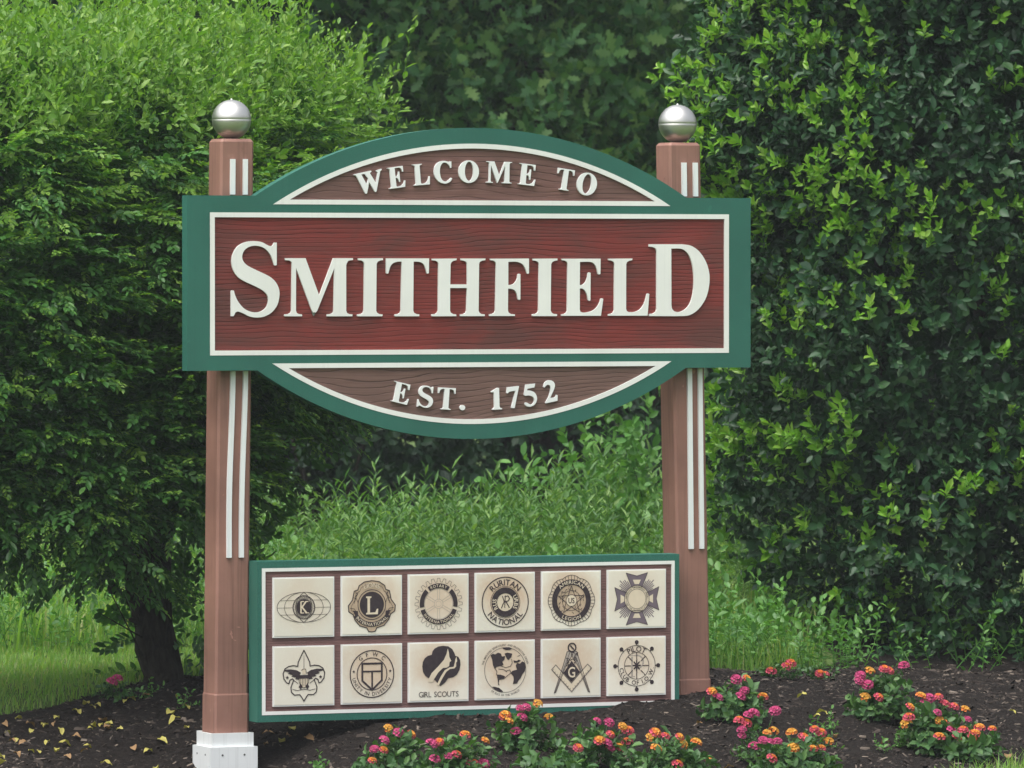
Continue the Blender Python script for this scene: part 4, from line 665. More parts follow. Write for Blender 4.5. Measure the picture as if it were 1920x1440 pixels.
for i, (fn, pm, toast) in enumerate(EM):
    r, c = divmod(i, 6); x0 = -.8585+.2902*c+random.uniform(-.0015, .0015); z1 = (.7775+.0055*c/5 if r == 0 else .504+.006*c/5)
    loops = rect(x0, x0+TW, z1-TH_, z1)
    mb = MB(); prism(mb, [loops], TY+.0015, eY+.012, 0)
    tile = obj('emblem_tile', mb.mesh('emblem_tile'), M['tile_edge'], emb, tile_labels[i])
    mb = MB(); prism(mb, [rect(x0+.006, x0+TW-.005, z1-TH_+.006, z1-.005)], TY, TY+.003, 0); obj('tile_face', mb.mesh('tile_face'), tile_mat('cream_tile_face', toast, i), tile)
    D, L, P, TOP = Ink(), Ink(), Ink(), Ink(); fn(D, L, P)
    mid = fn in (em_cross, em_compass, em_legion, em_lily)
    cx, cz, k = x0+TW/2, z1-TH_/2, TH_/2
    for ink, nm, m_, off in ((P, 'emblem_tint', M[pm], .0004), (D, 'emblem_print', M['ink'], .0014), (L, 'emblem_highlight', M['cream'], .0009 if mid else .0019), (TOP, 'emblem_letter', M['cream'], .0019)):
        if not ink.f: continue
        lit = ink is L or ink is TOP
        for g in sorted(set(ink.g)) if lit else [None]:
            fs = [q for q, h in zip(ink.f, ink.g) if g is None or h == g]; used = sorted({i for q in fs for i in q}); ix = {i: n_ for n_, i in enumerate(used)}
            vs = [ink.v[i] for i in used]
            me = bpy.data.meshes.new(nm); me.from_pydata([(cx+u*k, TY-off-j, cz+v*k) for u, v, j in vs], [], [tuple(ix[i] for i in q) for q in fs]); me.update()
            obj('emblem_lettering' if lit and g % 2 else nm, me, m_, tile)
# ---------------------------------------------------------------- foliage tools
def nrm(a): return a/np.maximum(np.linalg.norm(a, axis=-1, keepdims=True), 1e-9)
def leaf_small(L, w, fold=.25):
    return np.array([(0, 0, 0), (.48*L, -w/2, fold*w), (L, 0, -.06*L), (.48*L, w/2, fold*w)]), np.array([(0, 2, 1), (0, 3, 2)][:]) if False else np.array([(0, 1, 2), (0, 2, 3)])
def leaf_mid(L, w, fold=.3, droop=.1):
    v = np.array([(0, 0, 0), (.28*L, -w*.42, fold*w*.5), (.66*L, -w*.46, fold*w*.5-.03*L), (L, 0, -droop*L), (.66*L, w*.46, fold*w*.5-.03*L), (.28*L, w*.42, fold*w*.5)])
    return v, np.array([(0, 1, 2), (0, 2, 3), (0, 3, 4), (0, 4, 5)])
def leaf_oak(L, fold=.12):
    h = [(.12, .05), (.22, .20), (.32, .10), (.45, .30), (.55, .13), (.70, .30), (.78, .10), (.90, .14), (1., 0.)]
    v = [(0, 0, 0)]; T = []
    for u, w in h: v += [(u*L, 0, -.05*L*u*u), (u*L, -w*L, fold*w*L-.10*L*u*u), (u*L, w*L, fold*w*L-.10*L*u*u)]
    p = (0, 0, 0)
    for i in range(len(h)):
        c = (1+3*i, 2+3*i, 3+3*i)
        T += [(p[0], p[1], c[1]), (p[0], c[1], c[0]), (p[0], c[0], c[2]), (p[0], c[2], p[2])]
        p = c
    T = [t for t in T if len(set(t)) == 3]
    return np.array(v), np.array(T)
def sprig(r, n, length, leaf, a0=55, a1=25, step=137.5, ranks=None, s0=.75, s1=1.0, stem=.0012, start=.12, bend=.15):
    """a twig along +z carrying n leaves; returns vertices and triangles"""
    V = []; T = []; o = 0
    bd = r.uniform(-bend, bend, 2)
    def pt(t): return np.array([bd[0]*t*t*length, bd[1]*t*t*length, t*length])
    if stem:
        for k in range(2):
            a = k*pi/2; d = np.array([cos(a), sin(a), 0])*stem
            V.append(np.array([-d, d, pt(.5)+d*.8, pt(.5)-d*.8, pt(1.)])); T.append(np.array([(0, 1, 2), (0, 2, 3), (3, 2, 4)])+o); o += 5
    for k in range(n):
        t = start+(1-start)*(k/(max(1, n-1))); az = radians(k*step if ranks is None else (k % ranks)*360/ranks+r.uniform(-22, 22))+r.uniform(-.2, .2)
        al = radians(a0+(a1-a0)*t+r.uniform(-14, 14))
        d = np.array([sin(al)*cos(az), sin(al)*sin(az), cos(al)]); up_ = np.array([0, 0, 1.])
        nn = up_-d*(up_@d); nn = nrm(nn+r.normal(0, .25, 3)); nn = nrm(nn-d*(nn@d)); sd = np.cross(nn, d)
        lv, lt = leaf(r); sc = (s0+(s1-s0)*t)*r.uniform(.8, 1.15)
        V.append(pt(t)+sc*(lv[:, :1]*d+lv[:, 1:2]*sd+lv[:, 2:3]*nn)); T.append(lt+o); o += len(lv)
    return np.concatenate(V), np.concatenate(T)
def spray(r, n, length, leaf, ang=55, jit=.25, stem=.0012, start=.1, bend=.15, droop=.12, s0=.8, s1=1.):
    """a flat two-ranked twig along +z, leaf faces towards +y"""
    V = []; T = []; o = 0; bd = r.uniform(-bend, bend)
    def pt(t): return np.array([bd*t*t*length, -droop*t*t*length, t*length])
    for d in (np.array([stem, 0, 0]), np.array([0, stem, 0])):
        V.append(np.array([-d, d, pt(.5)+d*.8, pt(.5)-d*.8, pt(1.)])); T.append(np.array([(0, 1, 2), (0, 2, 3), (3, 2, 4)])+o); o += 5
    for k in range(n):
        t = start+(1-start)*k/(n-1); sd_ = 1 if k % 2 else -1; a = radians(ang*(1-.55*t)+r.uniform(-12, 12))*(0.15 if k == n-1 else 1)
        d = nrm(np.array([sd_*sin(a), r.normal(-.12, .16), cos(a)])); nn = np.array([0, 1., 0])+r.normal(0, jit, 3); nn = nrm(nn-d*(nn@d)); sv = np.cross(nn, d)
        lv, lt = leaf(r); sc = (s0+(s1-s0)*t)*r.uniform(.8, 1.15)
        V.append(pt(t)+sc*(lv[:, :1]*d+lv[:, 1:2]*sv+lv[:, 2:3]*nn)); T.append(lt+o); o += len(lv)
    return np.concatenate(V), np.concatenate(T)
def frames(ax, r):
    ax = nrm(ax); ref = nrm(r.normal(size=ax.shape)); a = nrm(np.cross(ax, ref)); b = np.cross(ax, a)
    return np.stack([a, b, ax], -1)                       # columns
def frames_up(ax, r, jit=.3):
    ax = nrm(ax); u = np.array([0, 0, 1.])+r.normal(0, jit, ax.shape); b = nrm(u-ax*(u*ax).sum(1, keepdims=True)); a = np.cross(b, ax)
    return np.stack([a, b, ax], -1)
def plates(P, N, k, r, spread=.9, back=.10, jitter=.05, droop=.15):
    """every point becomes a fan of k twigs lying in a roughly level plate"""
    h = nrm(N*[1, 1, .45]+r.normal(0, .18, N.shape)); tilt = r.normal(0, .18, (len(P), 1))
    side = nrm(np.cross(h, UP)); o = np.repeat(P-h*back, k, 0)
    a = r.uniform(-1, 1, (len(P), k, 1))*spread
    d = h[:, None]*np.cos(a)+side[:, None]*np.sin(a)+UP*(tilt[:, None]-droop*np.abs(a))+r.normal(0, .10, (len(P), k, 3))
    q = o+(d*r.uniform(0., .10, (len(P), k, 1))).reshape(-1, 3)+r.normal(0, jitter, o.shape)*[1, 1, .55]
    return q, d.reshape(-1, 3)
def scatter(temps, P, ax, sc, r, up=None):
    R = frames(ax, r) if up is None else frames_up(ax, r, up); idx = r.integers(0, len(temps), len(P)); Vs = []; Ts = []; o = 0
    for k, (v, tr) in enumerate(temps):
        m = idx == k
        if not m.any(): continue
        q = np.einsum('kij,nj->kni', R[m], v)*sc[m][:, None, None]+P[m][:, None, :]
        K, n = q.shape[:2]; Vs.append(q.reshape(-1, 3)); Ts.append((tr[None]+(np.arange(K)*n)[:, None, None]).reshape(-1, 3)+o); o += K*n
    return np.concatenate(Vs), np.concatenate(Ts)
CAM = np.array([-10.308, -24.522, 1.98])
def lump_points(ells, n, r, inset=.12, amp=.10, f=3., p=2.6, bury=.35):
    """points in the outer layer of a union of rounded lumps, with outward normals"""
    PP = []; NN = []
    A = np.array([e[1][0]*e[1][1]+e[1][1]*e[1][2]+e[1][0]*e[1][2] for e in ells]); A = A/A.sum()
    for (c, rad), w in zip(ells, A):
        k = int(n*w*4); c = np.array(c); rad = np.array(rad)
        u = nrm(r.normal(size=(k, 3))); s = (np.abs(u/rad)**p).sum(1)**(-1/p); pts = u*s[:, None]
        g = nrm(np.sign(pts)*np.abs(pts/rad)**(p-1)/rad)
        wt = s**2/np.maximum(.25, (g*u).sum(1)); q = pts+c
        keep = r.uniform(0, wt.max(), k) < wt
        cd = nrm(CAM-q); facing = (g*cd).sum(1)
        keep &= (facing > -.15) | (g[:, 2] > .3) | (r.uniform(size=k) < .25)
        q, g = q[keep], g[keep]
        d = r.exponential(inset, len(q)); d = np.minimum(d, inset*4.5)
        q = q-g*d[:, None]+g*(amp*vnoise(q, f)+amp*.5*vnoise(q+5, f*2.6))[:, None]
        for c2, r2 in ells:
            if tuple(c2) == tuple(c): continue
            e = (np.abs((q-np.array(c2))/(np.array(r2)-bury))**p).sum(1) if min(r2) > bury else np.full(len(q), 9.)
            ok = e > 1; q, g = q[ok], g[ok]
        PP.append(q); NN.append(g)
    P = np.concatenate(PP); N = np.concatenate(NN)
    if len(P) > n: i = r.permutation(len(P))[:n]; P, N = P[i], N[i]
    return P, N
UP = np.array([0, 0, 1.])
def bark(name, a, b, sc=14):
    t = NT(name); co = t.coord((3, 3, .7)); n1 = t.noise(co, sc, 6, .7, .5)
    t.base(t.mix(t.ramp(n1, [(.35, (0, 0, 0)), (.7, (1, 1, 1))]), a, b), .9, .2); t.bump(n1, 1., .05); return t.m
M['bark'] = bark('grey_brown_bark', (.022, .018, .014), (.075, .064, .05))
M['bark2'] = bark('dark_forest_bark', (.02, .018, .015), (.06, .052, .044), 8)
M['privet'] = leafmat('privet_leaf', [(.030, .098, .024), (.050, .150, .034), (.070, .195, .042), (.105, .240, .048)], .40, .26)
M['privet_new'] = leafmat('privet_new_leaf', [(.098, .225, .036), (.138, .285, .045), (.185, .340, .055), (.260, .410, .082)], .42, .38)
M['holly'] = leafmat('holly_leaf', [(.011, .040, .017), (.018, .062, .024), (.028, .086, .030), (.050, .120, .038)], .44, .14, .36)
M['holly_new'] = leafmat('holly_new_leaf', [(.105, .270, .024), (.145, .335, .032), (.190, .390, .040), (.270, .440, .080)], .34, .30)
M['oak'] = leafmat('oak_leaf', [(.050, .150, .056), (.080, .205, .074), (.115, .255, .085), (.20, .33, .095)], .45, .25)
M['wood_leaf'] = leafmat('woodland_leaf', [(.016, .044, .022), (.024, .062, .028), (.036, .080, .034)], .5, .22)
M['weed'] = leafmat('goldenrod_leaf', [(.056, .145, .040), (.082, .195, .050), (.115, .240, .058), (.19, .31, .085)], .5, .32)
M['bush'] = leafmat('sapling_leaf', [(.070, .195, .044), (.10, .25, .056), (.14, .30, .07)], .45, .32)
M['grass'] = leafmat('grass_blade', [(.150, .300, .070), (.195, .360, .085), (.240, .390, .095), (.34, .37, .15)], .5, .48)
# ---------------------------------------------------------------- big clipped privet on the left
r_ = np.random.default_rng(11)
tree = empty('privet_tree', (-.82, 1.42, .26), 'big round light green small-leaved shrub with one thick trunk, left of the sign', 'shrub')
PRIV = [((-1.32, 1.20, 1.88), (.92, .60, 1.10)), ((-2.04, 1.06, 1.86), (.85, .50, 1.04)), ((-.49, 1.56, 2.12), (.72, .62, .88)), ((-.58, 1.53, 1.55), (.44, .5, .52))]
pl = lambda r: leaf_mid(r.uniform(.034, .048), r.uniform(.017, .024), .25, .12)
pt_ = lambda r: leaf_small(r.uniform(.028, .040), r.uniform(.014, .020))
sp_side = [spray(r_, 11, r_.uniform(.13, .19), pl, 58, .28, start=.1) for _ in range(8)]
sp_tip = [spray(r_, 7, r_.uniform(.06, .09), pt_, 55, .3, start=.1, s0=.8, s1=.7) for _ in range(5)]
ps_ = lambda r: leaf_mid(r.uniform(.032, .046), r.uniform(.015, .021), .25, .1)
sp_top = [sprig(r_, int(r_.integers(10, 17)), r_.uniform(.15, .30), ps_, 60, 28, step=95, stem=.0014, start=.08, s0=1.15, s1=.65, bend=.4) for _ in range(11)]
PC, NC = lump_points(PRIV, 980, r_, .07, .10, 3.0, 3.0)
hz = PC[:, 2]+.12*vnoise(PC, 3.5)
topc = (NC[:, 2] > .30) & (hz > 2.15)
P, d = plates(PC[~topc], NC[~topc], 9, r_)
hzp = P[:, 2]+.12*vnoise(P, 4.)
nw = r_.uniform(size=len(P)) < sstep(1.9, 2.7, hzp)*.8+.03
def build(name, P, d, temps, sc, mat, parent, up=.3):
    v, f = scatter(temps, P, d, sc, r_, up); return obj(name, mesh_np(name, v, f), mat, parent)
crown = build('crown', P[~nw], d[~nw], sp_side, r_.uniform(.75, 1.2, (~nw).sum()), M['privet'], tree)
build('new_growth', P[nw], d[nw], sp_side, r_.uniform(.7, 1.1, nw.sum()), M['privet_new'], tree)
# pale tips at the ends of the outer twigs
k = r_.uniform(size=len(P)) < .42; build('shoot_tips', P[k]+nrm(d[k])*.15, d[k]+UP*.1, sp_tip, r_.uniform(.7, 1.1, k.sum()), M['privet_new'], tree)
# upright soft shoots over the top
PT, NT_ = lump_points(PRIV, 7600, r_, .11, .13, 3.4, 3.0)
hz = PT[:, 2]+.12*vnoise(PT, 3.5); k = (NT_[:, 2] > .22) & (hz > 2.1); PT, NT_ = PT[k], NT_[k]
long_ = np.where(r_.uniform(size=len(PT)) < .16, 1.55, .95)
build('new_shoots', PT, UP*.75+NT_*.6+r_.normal(0, .42, PT.shape), sp_top, long_*r_.uniform(.6, 1.15, len(PT)), M['privet_new'], tree, None)
PI_, NI = lump_points([(c, tuple(np.array(q)-.22)) for c, q in PRIV], 3600, r_, .14, .1, 3., 3.)
build('inner_foliage', PI_, NI*[1, 1, .4]+r_.normal(0, .5, NI.shape), sp_side, r_.uniform(.9, 1.4, len(PI_)), M['privet'], tree)
mb = MB()
tx, ty, tz = -.82, 1.42, .22
tube(mb, [(tx+.03, ty, tz-.1), (tx+.02, ty, tz+.02), (tx+.025, ty+.01, tz+.10), (tx-.015, ty+.03, tz+.2), (tx+.01, ty+.05, tz+.3), (tx-.03, ty+.08, tz+.42), (tx-.02, ty+.12, tz+.52), (tx-.04, ty+.16, tz+.62), (tx+.02, ty+.3, tz+.95)], [.12, .095, .078, .062, .072, .066, .08, .075, .05], 16, 0, .38)
tube(mb, [(tx+.09, ty+.03, tz-.1), (tx+.075, ty+.03, tz+.1), (tx+.05, ty+.06, tz+.3), (tx+.06, ty+.1, tz+.5), (tx+.12, ty+.2, tz+.8)], [.065, .05, .04, .036, .03], 12, 0, .35)
obj('trunk', mb.mesh('trunk'), M['bark'], tree)
for pts, rd in (([(tx-.03, ty+.1, tz+.5), (tx-.18, ty+.2, tz+.66), (tx-.4, ty+.4, tz+.95), (tx-.8, ty+.7, tz+1.4)], [.07, .055, .04, .02]),
                ([(tx-.0, ty+.14, tz+.6), (tx+.12, ty+.35, tz+.95), (tx+.3, ty+.7, tz+1.6)], [.07, .05, .02]),
                ([(tx-.02, ty+.05, tz+.36), (tx-.10, ty+.02, tz+.44), (tx-.21, ty-.02, tz+.455)], [.036, .028, .022]),
                ([(tx-.05, ty+.02, tz+.3), (tx-.12, ty-.01, tz+.325)], [.012, .009]), ([(tx-.06, ty+.0, tz+.17), (tx-.22, ty-.05, tz+.44)], [.004, .0025]),
                ([(tx-.05, ty, tz+.24), (tx-.26, ty-.05, tz+.35)], [.004, .002])):
    mb = MB(); tube(mb, pts, rd, 8, 0, .12); obj('limb', mb.mesh('limb'), M['bark'], tree)
# ---------------------------------------------------------------- dark holly hedge on the right
r_ = np.random.default_rng(23)
hedge = empty('holly_hedge', (3.6, 2.6, .28), 'tall dark glossy hedge dotted with lime green new leaves, right of the sign', 'hedge')
HOL = [((4.04, 2.75, 2.05), (1.62, 1.05, 1.82)), ((3.54, 2.75, 3.0), (1.16, .95, 1.2)), ((5.9, 2.9, 2.2), (1.5, 1.1, 1.95)), ((4.3, 2.15, .78), (1.55, .70, .60))]
hl = lambda r: leaf_mid(r.uniform(.036, .066), r.uniform(.022, .036), .3, .12)
hs_ = [sprig(r_, 9, .13, hl, 75, 35, stem=.0016, start=.15, bend=.2) for _ in range(8)]
P, N = lump_points(HOL, 14500, r_, .13, .11, 2.7, 3.2)
ax = N*.7+UP*.45+r_.normal(0, .42, N.shape)
v, f = scatter(hs_, P, ax, r_.uniform(.65, 1.35, len(P)), r_); obj('foliage', mesh_np('foliage', v, f), M['holly'], hedge)
P2, N2 = lump_points([(c, tuple(np.array(q)-.3)) for c, q in HOL], 4200, r_, .16, .1, 3., 3.)
v, f = scatter(hs_, P2, N2+r_.normal(0, .6, N2.shape), r_.uniform(1., 1.5, len(P2)), r_); obj('inner_foliage', mesh_np('inner_foliage', v, f), M['holly'], hedge)
hn = lambda r: leaf_mid(r.uniform(.040, .062), r.uniform(.020, .028), .35, .10)
hr = [sprig(r_, int(r_.integers(5, 10)), r_.uniform(.035, .075), hn, 78, 20, stem=.0018, start=.15, bend=.1) for _ in range(9)]
P, N = lump_points(HOL, 5200, r_, .012, .11, 2.7, 3.2)
P = P+N*.05
want = r_.uniform(size=len(P)) < np.clip(.40+.85*vnoise(P+9, 3.0), .12, 1.)*np.where(P[:, 0]-P[:, 2]*.1 < 2.75, 1.25, 1.)
P, N = P[want], N[want]
# buds come in little companies
j = r_.integers(0, len(P), int(len(P)*.9)); P = np.r_[P, P[j]+r_.normal(0, .05, (len(j), 3))]; N = np.r_[N, N[j]]
v, f = scatter(hr, P, N*.75+UP*.7+r_.normal(0, .3, N.shape), r_.uniform(.75, 1.15, len(P)), r_); obj('new_growth', mesh_np('new_growth', v, f), M['holly_new'], hedge)
for k in range(5):
    mb = MB(); x = 3.25+k*.5; tube(mb, [(x, 2.8, .2), (x+.05, 2.8, 1.), (x-.05, 2.75, 2.2)], [.05, .045, .03], 8, 0, .1); obj('stem', mb.mesh('stem'), M['bark'], hedge)
# ---------------------------------------------------------------- oak behind, and the wood
r_ = np.random.default_rng(31)
oak = empty('oak_tree', (6.2, 13.6, .45), 'oak branches with lobed leaves hanging behind the top of the sign', 'tree')
ol = lambda r: leaf_oak(r.uniform(.095, .15))
os_ = [sprig(r_, 8, .26, ol, 75, 30, stem=.004, start=.2, bend=.3) for _ in range(7)]
cl = []
OS = 1.0
for x, z, y, q in [(5.0, 3.5, 12., .55), (5.6, 3.2, 11.8, .5), (6.1, 3.45, 11.9, .55), (6.5, 3.2, 12.2, .5), (4.6, 3.0, 12.1, .5), (5.2, 2.75, 11.7, .45), (5.8, 2.7, 11.9, .45), (4.3, 2.5, 12.4, .5), (6.3, 2.75, 12.3, .4), (4.2, 3.5, 12.8, .6), (5.4, 4.1, 12.4, .7), (6.6, 4.0, 12.6, .7), (3.6, 3.9, 13., .7), (7.4, 3.9, 13., .7), (4.6, 4.4, 12.6, .7)]:
    cl.append(((x, y, z), (q*1.15, q, q*.62)))
Pq = []; Nq = []
for c, q in cl:
    p_, n_ = lump_points([(c, q)], 105, r_, .12, .05, 4., 2.2); Pq.append(p_); Nq.append(n_)
P = np.concatenate(Pq); N = np.concatenate(Nq)
v, f = scatter(os_, P, N*.7+UP*.15+r_.normal(0, .4, N.shape), r_.uniform(.8, 1.15, len(P)), r_); obj('crown', mesh_np('crown', v, f), M['oak'], oak)
mb = MB(); tube(mb, [(6.2, 13.6, .3), (6.2, 13.6, 1.2), (6.1, 13.5, 3.), (6., 13.4, 7.)], [.30, .22, .19, .10], 12, 0, .1); obj('trunk', mb.mesh('trunk'), M['bark2'], oak)
for x, z, y, q in [(5.0, 3.5, 12., .5), (5.8, 2.9, 11.9, .5), (6.6, 3.4, 12.3, .5), (4.4, 3.2, 12.3, .5), (5.4, 4.2, 12.5, .6)]:
    mb = MB(); tube(mb, [(6.15, 13.5, z+.5), ((6.15+x)/2, (13.5+y)/2, z+.45), (x, y, z)], [.06, .035, .012], 7, 0, .1); obj('limb', mb.mesh('limb'), M['bark2'], oak)
wl = lambda r: leaf_small(r.uniform(.10, .16), r.uniform(.055, .085), .2)
ws = [sprig(r_, 9, .38, wl, 75, 30, stem=.004, start=.15, bend=.3) for _ in range(7)]
def blob(n, lo, hi, s0, s1):
    P = r_.uniform(lo, hi, (n, 3)); k = vnoise(P, .9) > r_.uniform(-1.2, .35, n); P = P[k]
    return P, UP*.4+r_.normal(0, .7, P.shape), r_.uniform(s0, s1, len(P))
parts = [blob(11000, (-1, 13.5, .4), (13, 17.5, 4.8), .8, 1.3), blob(9000, (-1, 17.5, .4), (15, 22, 5.4), 1., 1.6), blob(5000, (-6, 12.5, 4.6), (16, 22, 10), 1.6, 2.6), blob(2600, (-2, 10.2, 4.5), (13, 13, 8), 1.6, 2.6), blob(2600, (-7, 13, .4), (-1, 20, 5), 1., 1.6)]  # fourth blob: canopy above the view, added to shade the wood's edge
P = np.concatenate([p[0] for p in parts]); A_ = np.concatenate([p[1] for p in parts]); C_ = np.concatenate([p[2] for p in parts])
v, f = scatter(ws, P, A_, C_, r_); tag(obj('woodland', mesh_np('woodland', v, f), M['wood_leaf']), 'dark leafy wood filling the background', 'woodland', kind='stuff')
# shrubs along the wood's edge, darker undergrowth left, paler sapling right
def shrub(name, label, ells, n, temps, mat, sc=(.8, 1.2), cat='shrub', st=1.):
    c = ells[0][0]; root = empty(name, (c[0], c[1], float(ground_h(c[0], c[1]))), label, cat)
    P, N = lump_points(ells, n, r_, .12, .08, 3., 2.2, .25); v, f = scatter(temps, P, N*.7+UP*.35+r_.normal(0, .4, N.shape), r_.uniform(*sc, len(P)), r_)
    obj('foliage', mesh_np('foliage', v, f), mat, root)
    for k in range(4):
        a = 1.57*k+.4; mb = MB(); tube(mb, [(c[0]+.05*cos(a), c[1]+.05*sin(a), float(ground_h(c[0], c[1]))-.05), (c[0]+.2*cos(a), c[1]+.2*sin(a), c[2]*.7), (c[0]+.4*cos(a), c[1]+.4*sin(a), c[2]*1.1)], [.02*st, .015*st, .006*st], 6); obj('stem', mb.mesh('stem'), M['bark'], root)
    return root
bl = lambda r: leaf_mid(r.uniform(.055, .085), r.uniform(.035, .055), .2, .12)
bs_ = [sprig(r_, 9, .24, bl, 70, 30, stem=.002, start=.15, bend=.3) for _ in range(6)]
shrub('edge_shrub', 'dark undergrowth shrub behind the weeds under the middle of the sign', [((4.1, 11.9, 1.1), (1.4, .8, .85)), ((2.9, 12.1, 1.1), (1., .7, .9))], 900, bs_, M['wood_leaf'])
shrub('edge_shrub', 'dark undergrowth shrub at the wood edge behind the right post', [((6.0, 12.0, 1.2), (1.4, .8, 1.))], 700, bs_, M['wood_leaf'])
shrub('sapling', 'pale green broad-leaved sapling beside the right post above the weeds', [((3.45, 5.6, 1.2), (.42, .35, .36)), ((3.15, 5.7, .85), (.4, .35, .35))], 150, bs_, M['bush'], (.7, 1.0), 'sapling', .15)
shrub('edge_shrub', 'small leafy shrub growing beside the trunk of the left shrub', [((-.55, 1.75, .60), (.22, .22, .40))], 130, sp_side, M['privet'], (1., 1.5))
LANTANA = [
('A',(-0.682,-0.904),0.226,0.134,[(-0.054, -0.028, 0.215, 'Y'), (-0.015, -0.037, 0.196, 'P'), (0.041, -0.026, 0.188, 'O'), (-0.079, -0.049, 0.171, 'P'), (-0.113, -0.033, 0.137, 'P'), (-0.081, -0.049, 0.133, 'O'), (-0.12, -0.029, 0.092, 'O')]),
('B',(-0.511,-1.119),0.188,0.133,[(-0.127, -0.012, 0.152, 'P'), (-0.097, -0.018, 0.159, 'R'), (0.004, -0.033, 0.184, 'O'), (0.092, -0.016, 0.157, 'Y'), (-0.12, -0.029, 0.094, 'P'), (-0.071, -0.053, 0.105, 'P'), (-0.045, -0.066, 0.112, 'R'), (0.025, -0.054, 0.074, 'R'), (0.081, -0.034, 0.071, 'P')]),
('N',(-0.159,-1.199),0.127,0.113,[(0.1, -0.01, 0.122, 'R')]),
('C',(-0.045,-0.674),0.172,0.115,[(-0.038, -0.026, 0.17, 'P'), (-0.014, -0.032, 0.174, 'P'), (0.038, -0.022, 0.186, 'Y'), (-0.03, -0.028, 0.135, 'P'), (0.09, -0.012, 0.131, 'Y'), (-0.097, -0.013, 0.143, 'O'), (-0.092, -0.032, 0.12, 'Y'), (-0.065, -0.045, 0.082, 'P')]),
('D',(0.077,-1.124),0.207,0.124,[(-0.032, -0.03, 0.203, 'P'), (0.02, -0.028, 0.196, 'P'), (0.083, -0.016, 0.178, 'Y'), (0.108, -0.011, 0.16, 'R'), (0.014, -0.053, 0.151, 'R'), (-0.036, -0.065, 0.129, 'O'), (-0.004, -0.059, 0.118, 'P'), (0.014, -0.053, 0.1, 'P'), (0.099, -0.024, 0.118, 'R'), (0.058, -0.038, 0.097, 'O')]),
('E',(0.305,-1.284),0.181,0.144,[(-0.083, -0.025, 0.186, 'O'), (-0.1, -0.022, 0.17, 'Y'), (-0.045, -0.034, 0.173, 'R'), (-0.094, -0.051, 0.127, 'Y'), (-0.009, -0.07, 0.064, 'R'), (0.016, -0.033, 0.169, 'O'), (0.029, -0.031, 0.14, 'Y'), (0.093, -0.019, 0.144, 'Y'), (0.154, -0.015, 0.068, 'O')]),
('F',(1.000,-0.394),0.172,0.113,[(-0.018, -0.03, 0.165, 'P'), (0.031, -0.023, 0.167, 'O'), (-0.121, -0.017, 0.117, 'O'), (-0.098, -0.028, 0.093, 'P'), (0.01, -0.049, 0.121, 'P'), (-0.014, -0.057, 0.096, 'P'), (0.107, -0.016, 0.091, 'O')]),
('G',(0.807,-1.014),0.199,0.094,[(-0.035, -0.021, 0.192, 'P'), (-0.057, -0.016, 0.185, 'P'), (-0.093, -0.008, 0.164, 'R'), (-0.065, -0.014, 0.153, 'R'), (0.061, -0.013, 0.198, 'P'), (-0.087, -0.021, 0.129, 'P'), (-0.087, -0.021, 0.107, 'P'), (-0.043, -0.043, 0.063, 'P')]),
('H',(0.845,-1.274),0.204,0.151,[(-0.136, -0.016, 0.179, 'Y'), (-0.111, -0.022, 0.186, 'Y'), (-0.158, -0.025, 0.152, 'P'), (-0.132, -0.037, 0.145, 'P'), (-0.108, -0.049, 0.148, 'P'), (-0.041, -0.037, 0.18, 'Y'), (0.01, -0.036, 0.159, 'R'), (0.062, -0.027, 0.189, 'R'), (0.093, -0.021, 0.175, 'R'), (0.123, -0.028, 0.139, 'Y'), (-0.053, -0.077, 0.122, 'Y'), (0.04, -0.056, 0.115, 'O'), (0.083, -0.042, 0.115, 'O'), (-0.128, -0.04, 0.081, 'R')]),
('I',(1.674,-0.389),0.228,0.122,[(-0.087, -0.018, 0.207, 'Y'), (-0.027, -0.031, 0.215, 'R'), (-0.006, -0.032, 0.207, 'R'), (0.069, -0.018, 0.226, 'P'), (-0.124, -0.01, 0.19, 'P'), (-0.132, -0.018, 0.169, 'P'), (-0.102, -0.033, 0.154, 'P'), (-0.112, -0.028, 0.102, 'Y'), (-0.064, -0.052, 0.102, 'R')]),
('J',(1.682,-0.829),0.231,0.134,[(-0.085, -0.022, 0.234, 'Y'), (-0.052, -0.029, 0.227, 'P'), (-0.071, -0.025, 0.209, 'P'), (-0.014, -0.036, 0.231, 'R'), (0.017, -0.03, 0.2, 'R'), (0.063, -0.022, 0.189, 'R'), (-0.037, -0.074, 0.171, 'P'), (0.117, -0.012, 0.176, 'Y'), (-0.13, -0.013, 0.192, 'O'), (-0.139, -0.023, 0.152, 'R'), (-0.149, -0.019, 0.127, 'Y'), (-0.027, -0.07, 0.141, 'Y'), (0.009, -0.058, 0.126, 'R'), (0.121, -0.022, 0.136, 'P')]),
('K',(1.758,-0.929),0.132,0.139,[(-0.133, -0.03, 0.092, 'O'), (-0.071, -0.06, 0.09, 'O'), (0.011, -0.06, 0.103, 'O'), (-0.004, -0.065, 0.089, 'O'), (0.112, -0.015, 0.117, 'O'), (0.049, -0.026, 0.123, 'O'), (-0.03, -0.036, 0.117, 'R'), (-0.078, -0.025, 0.117, 'P')]),
('L',(1.651,0.562),0.081,0.078,[(-0.057, -0.025, 0.035, 'R'), (0.039, -0.013, 0.065, 'R'), (0.007, -0.034, 0.054, 'R')]),
('Q',(1.879,0.642),0.056,0.056,[(-0.021, -0.028, 0.032, 'R'), (0.002, -0.025, 0.025, 'R')]),
('M',(-1.110,1.082),0.079,0.066,[(-0.036, -0.011, 0.068, 'P'), (-0.014, -0.016, 0.082, 'P')]),
]
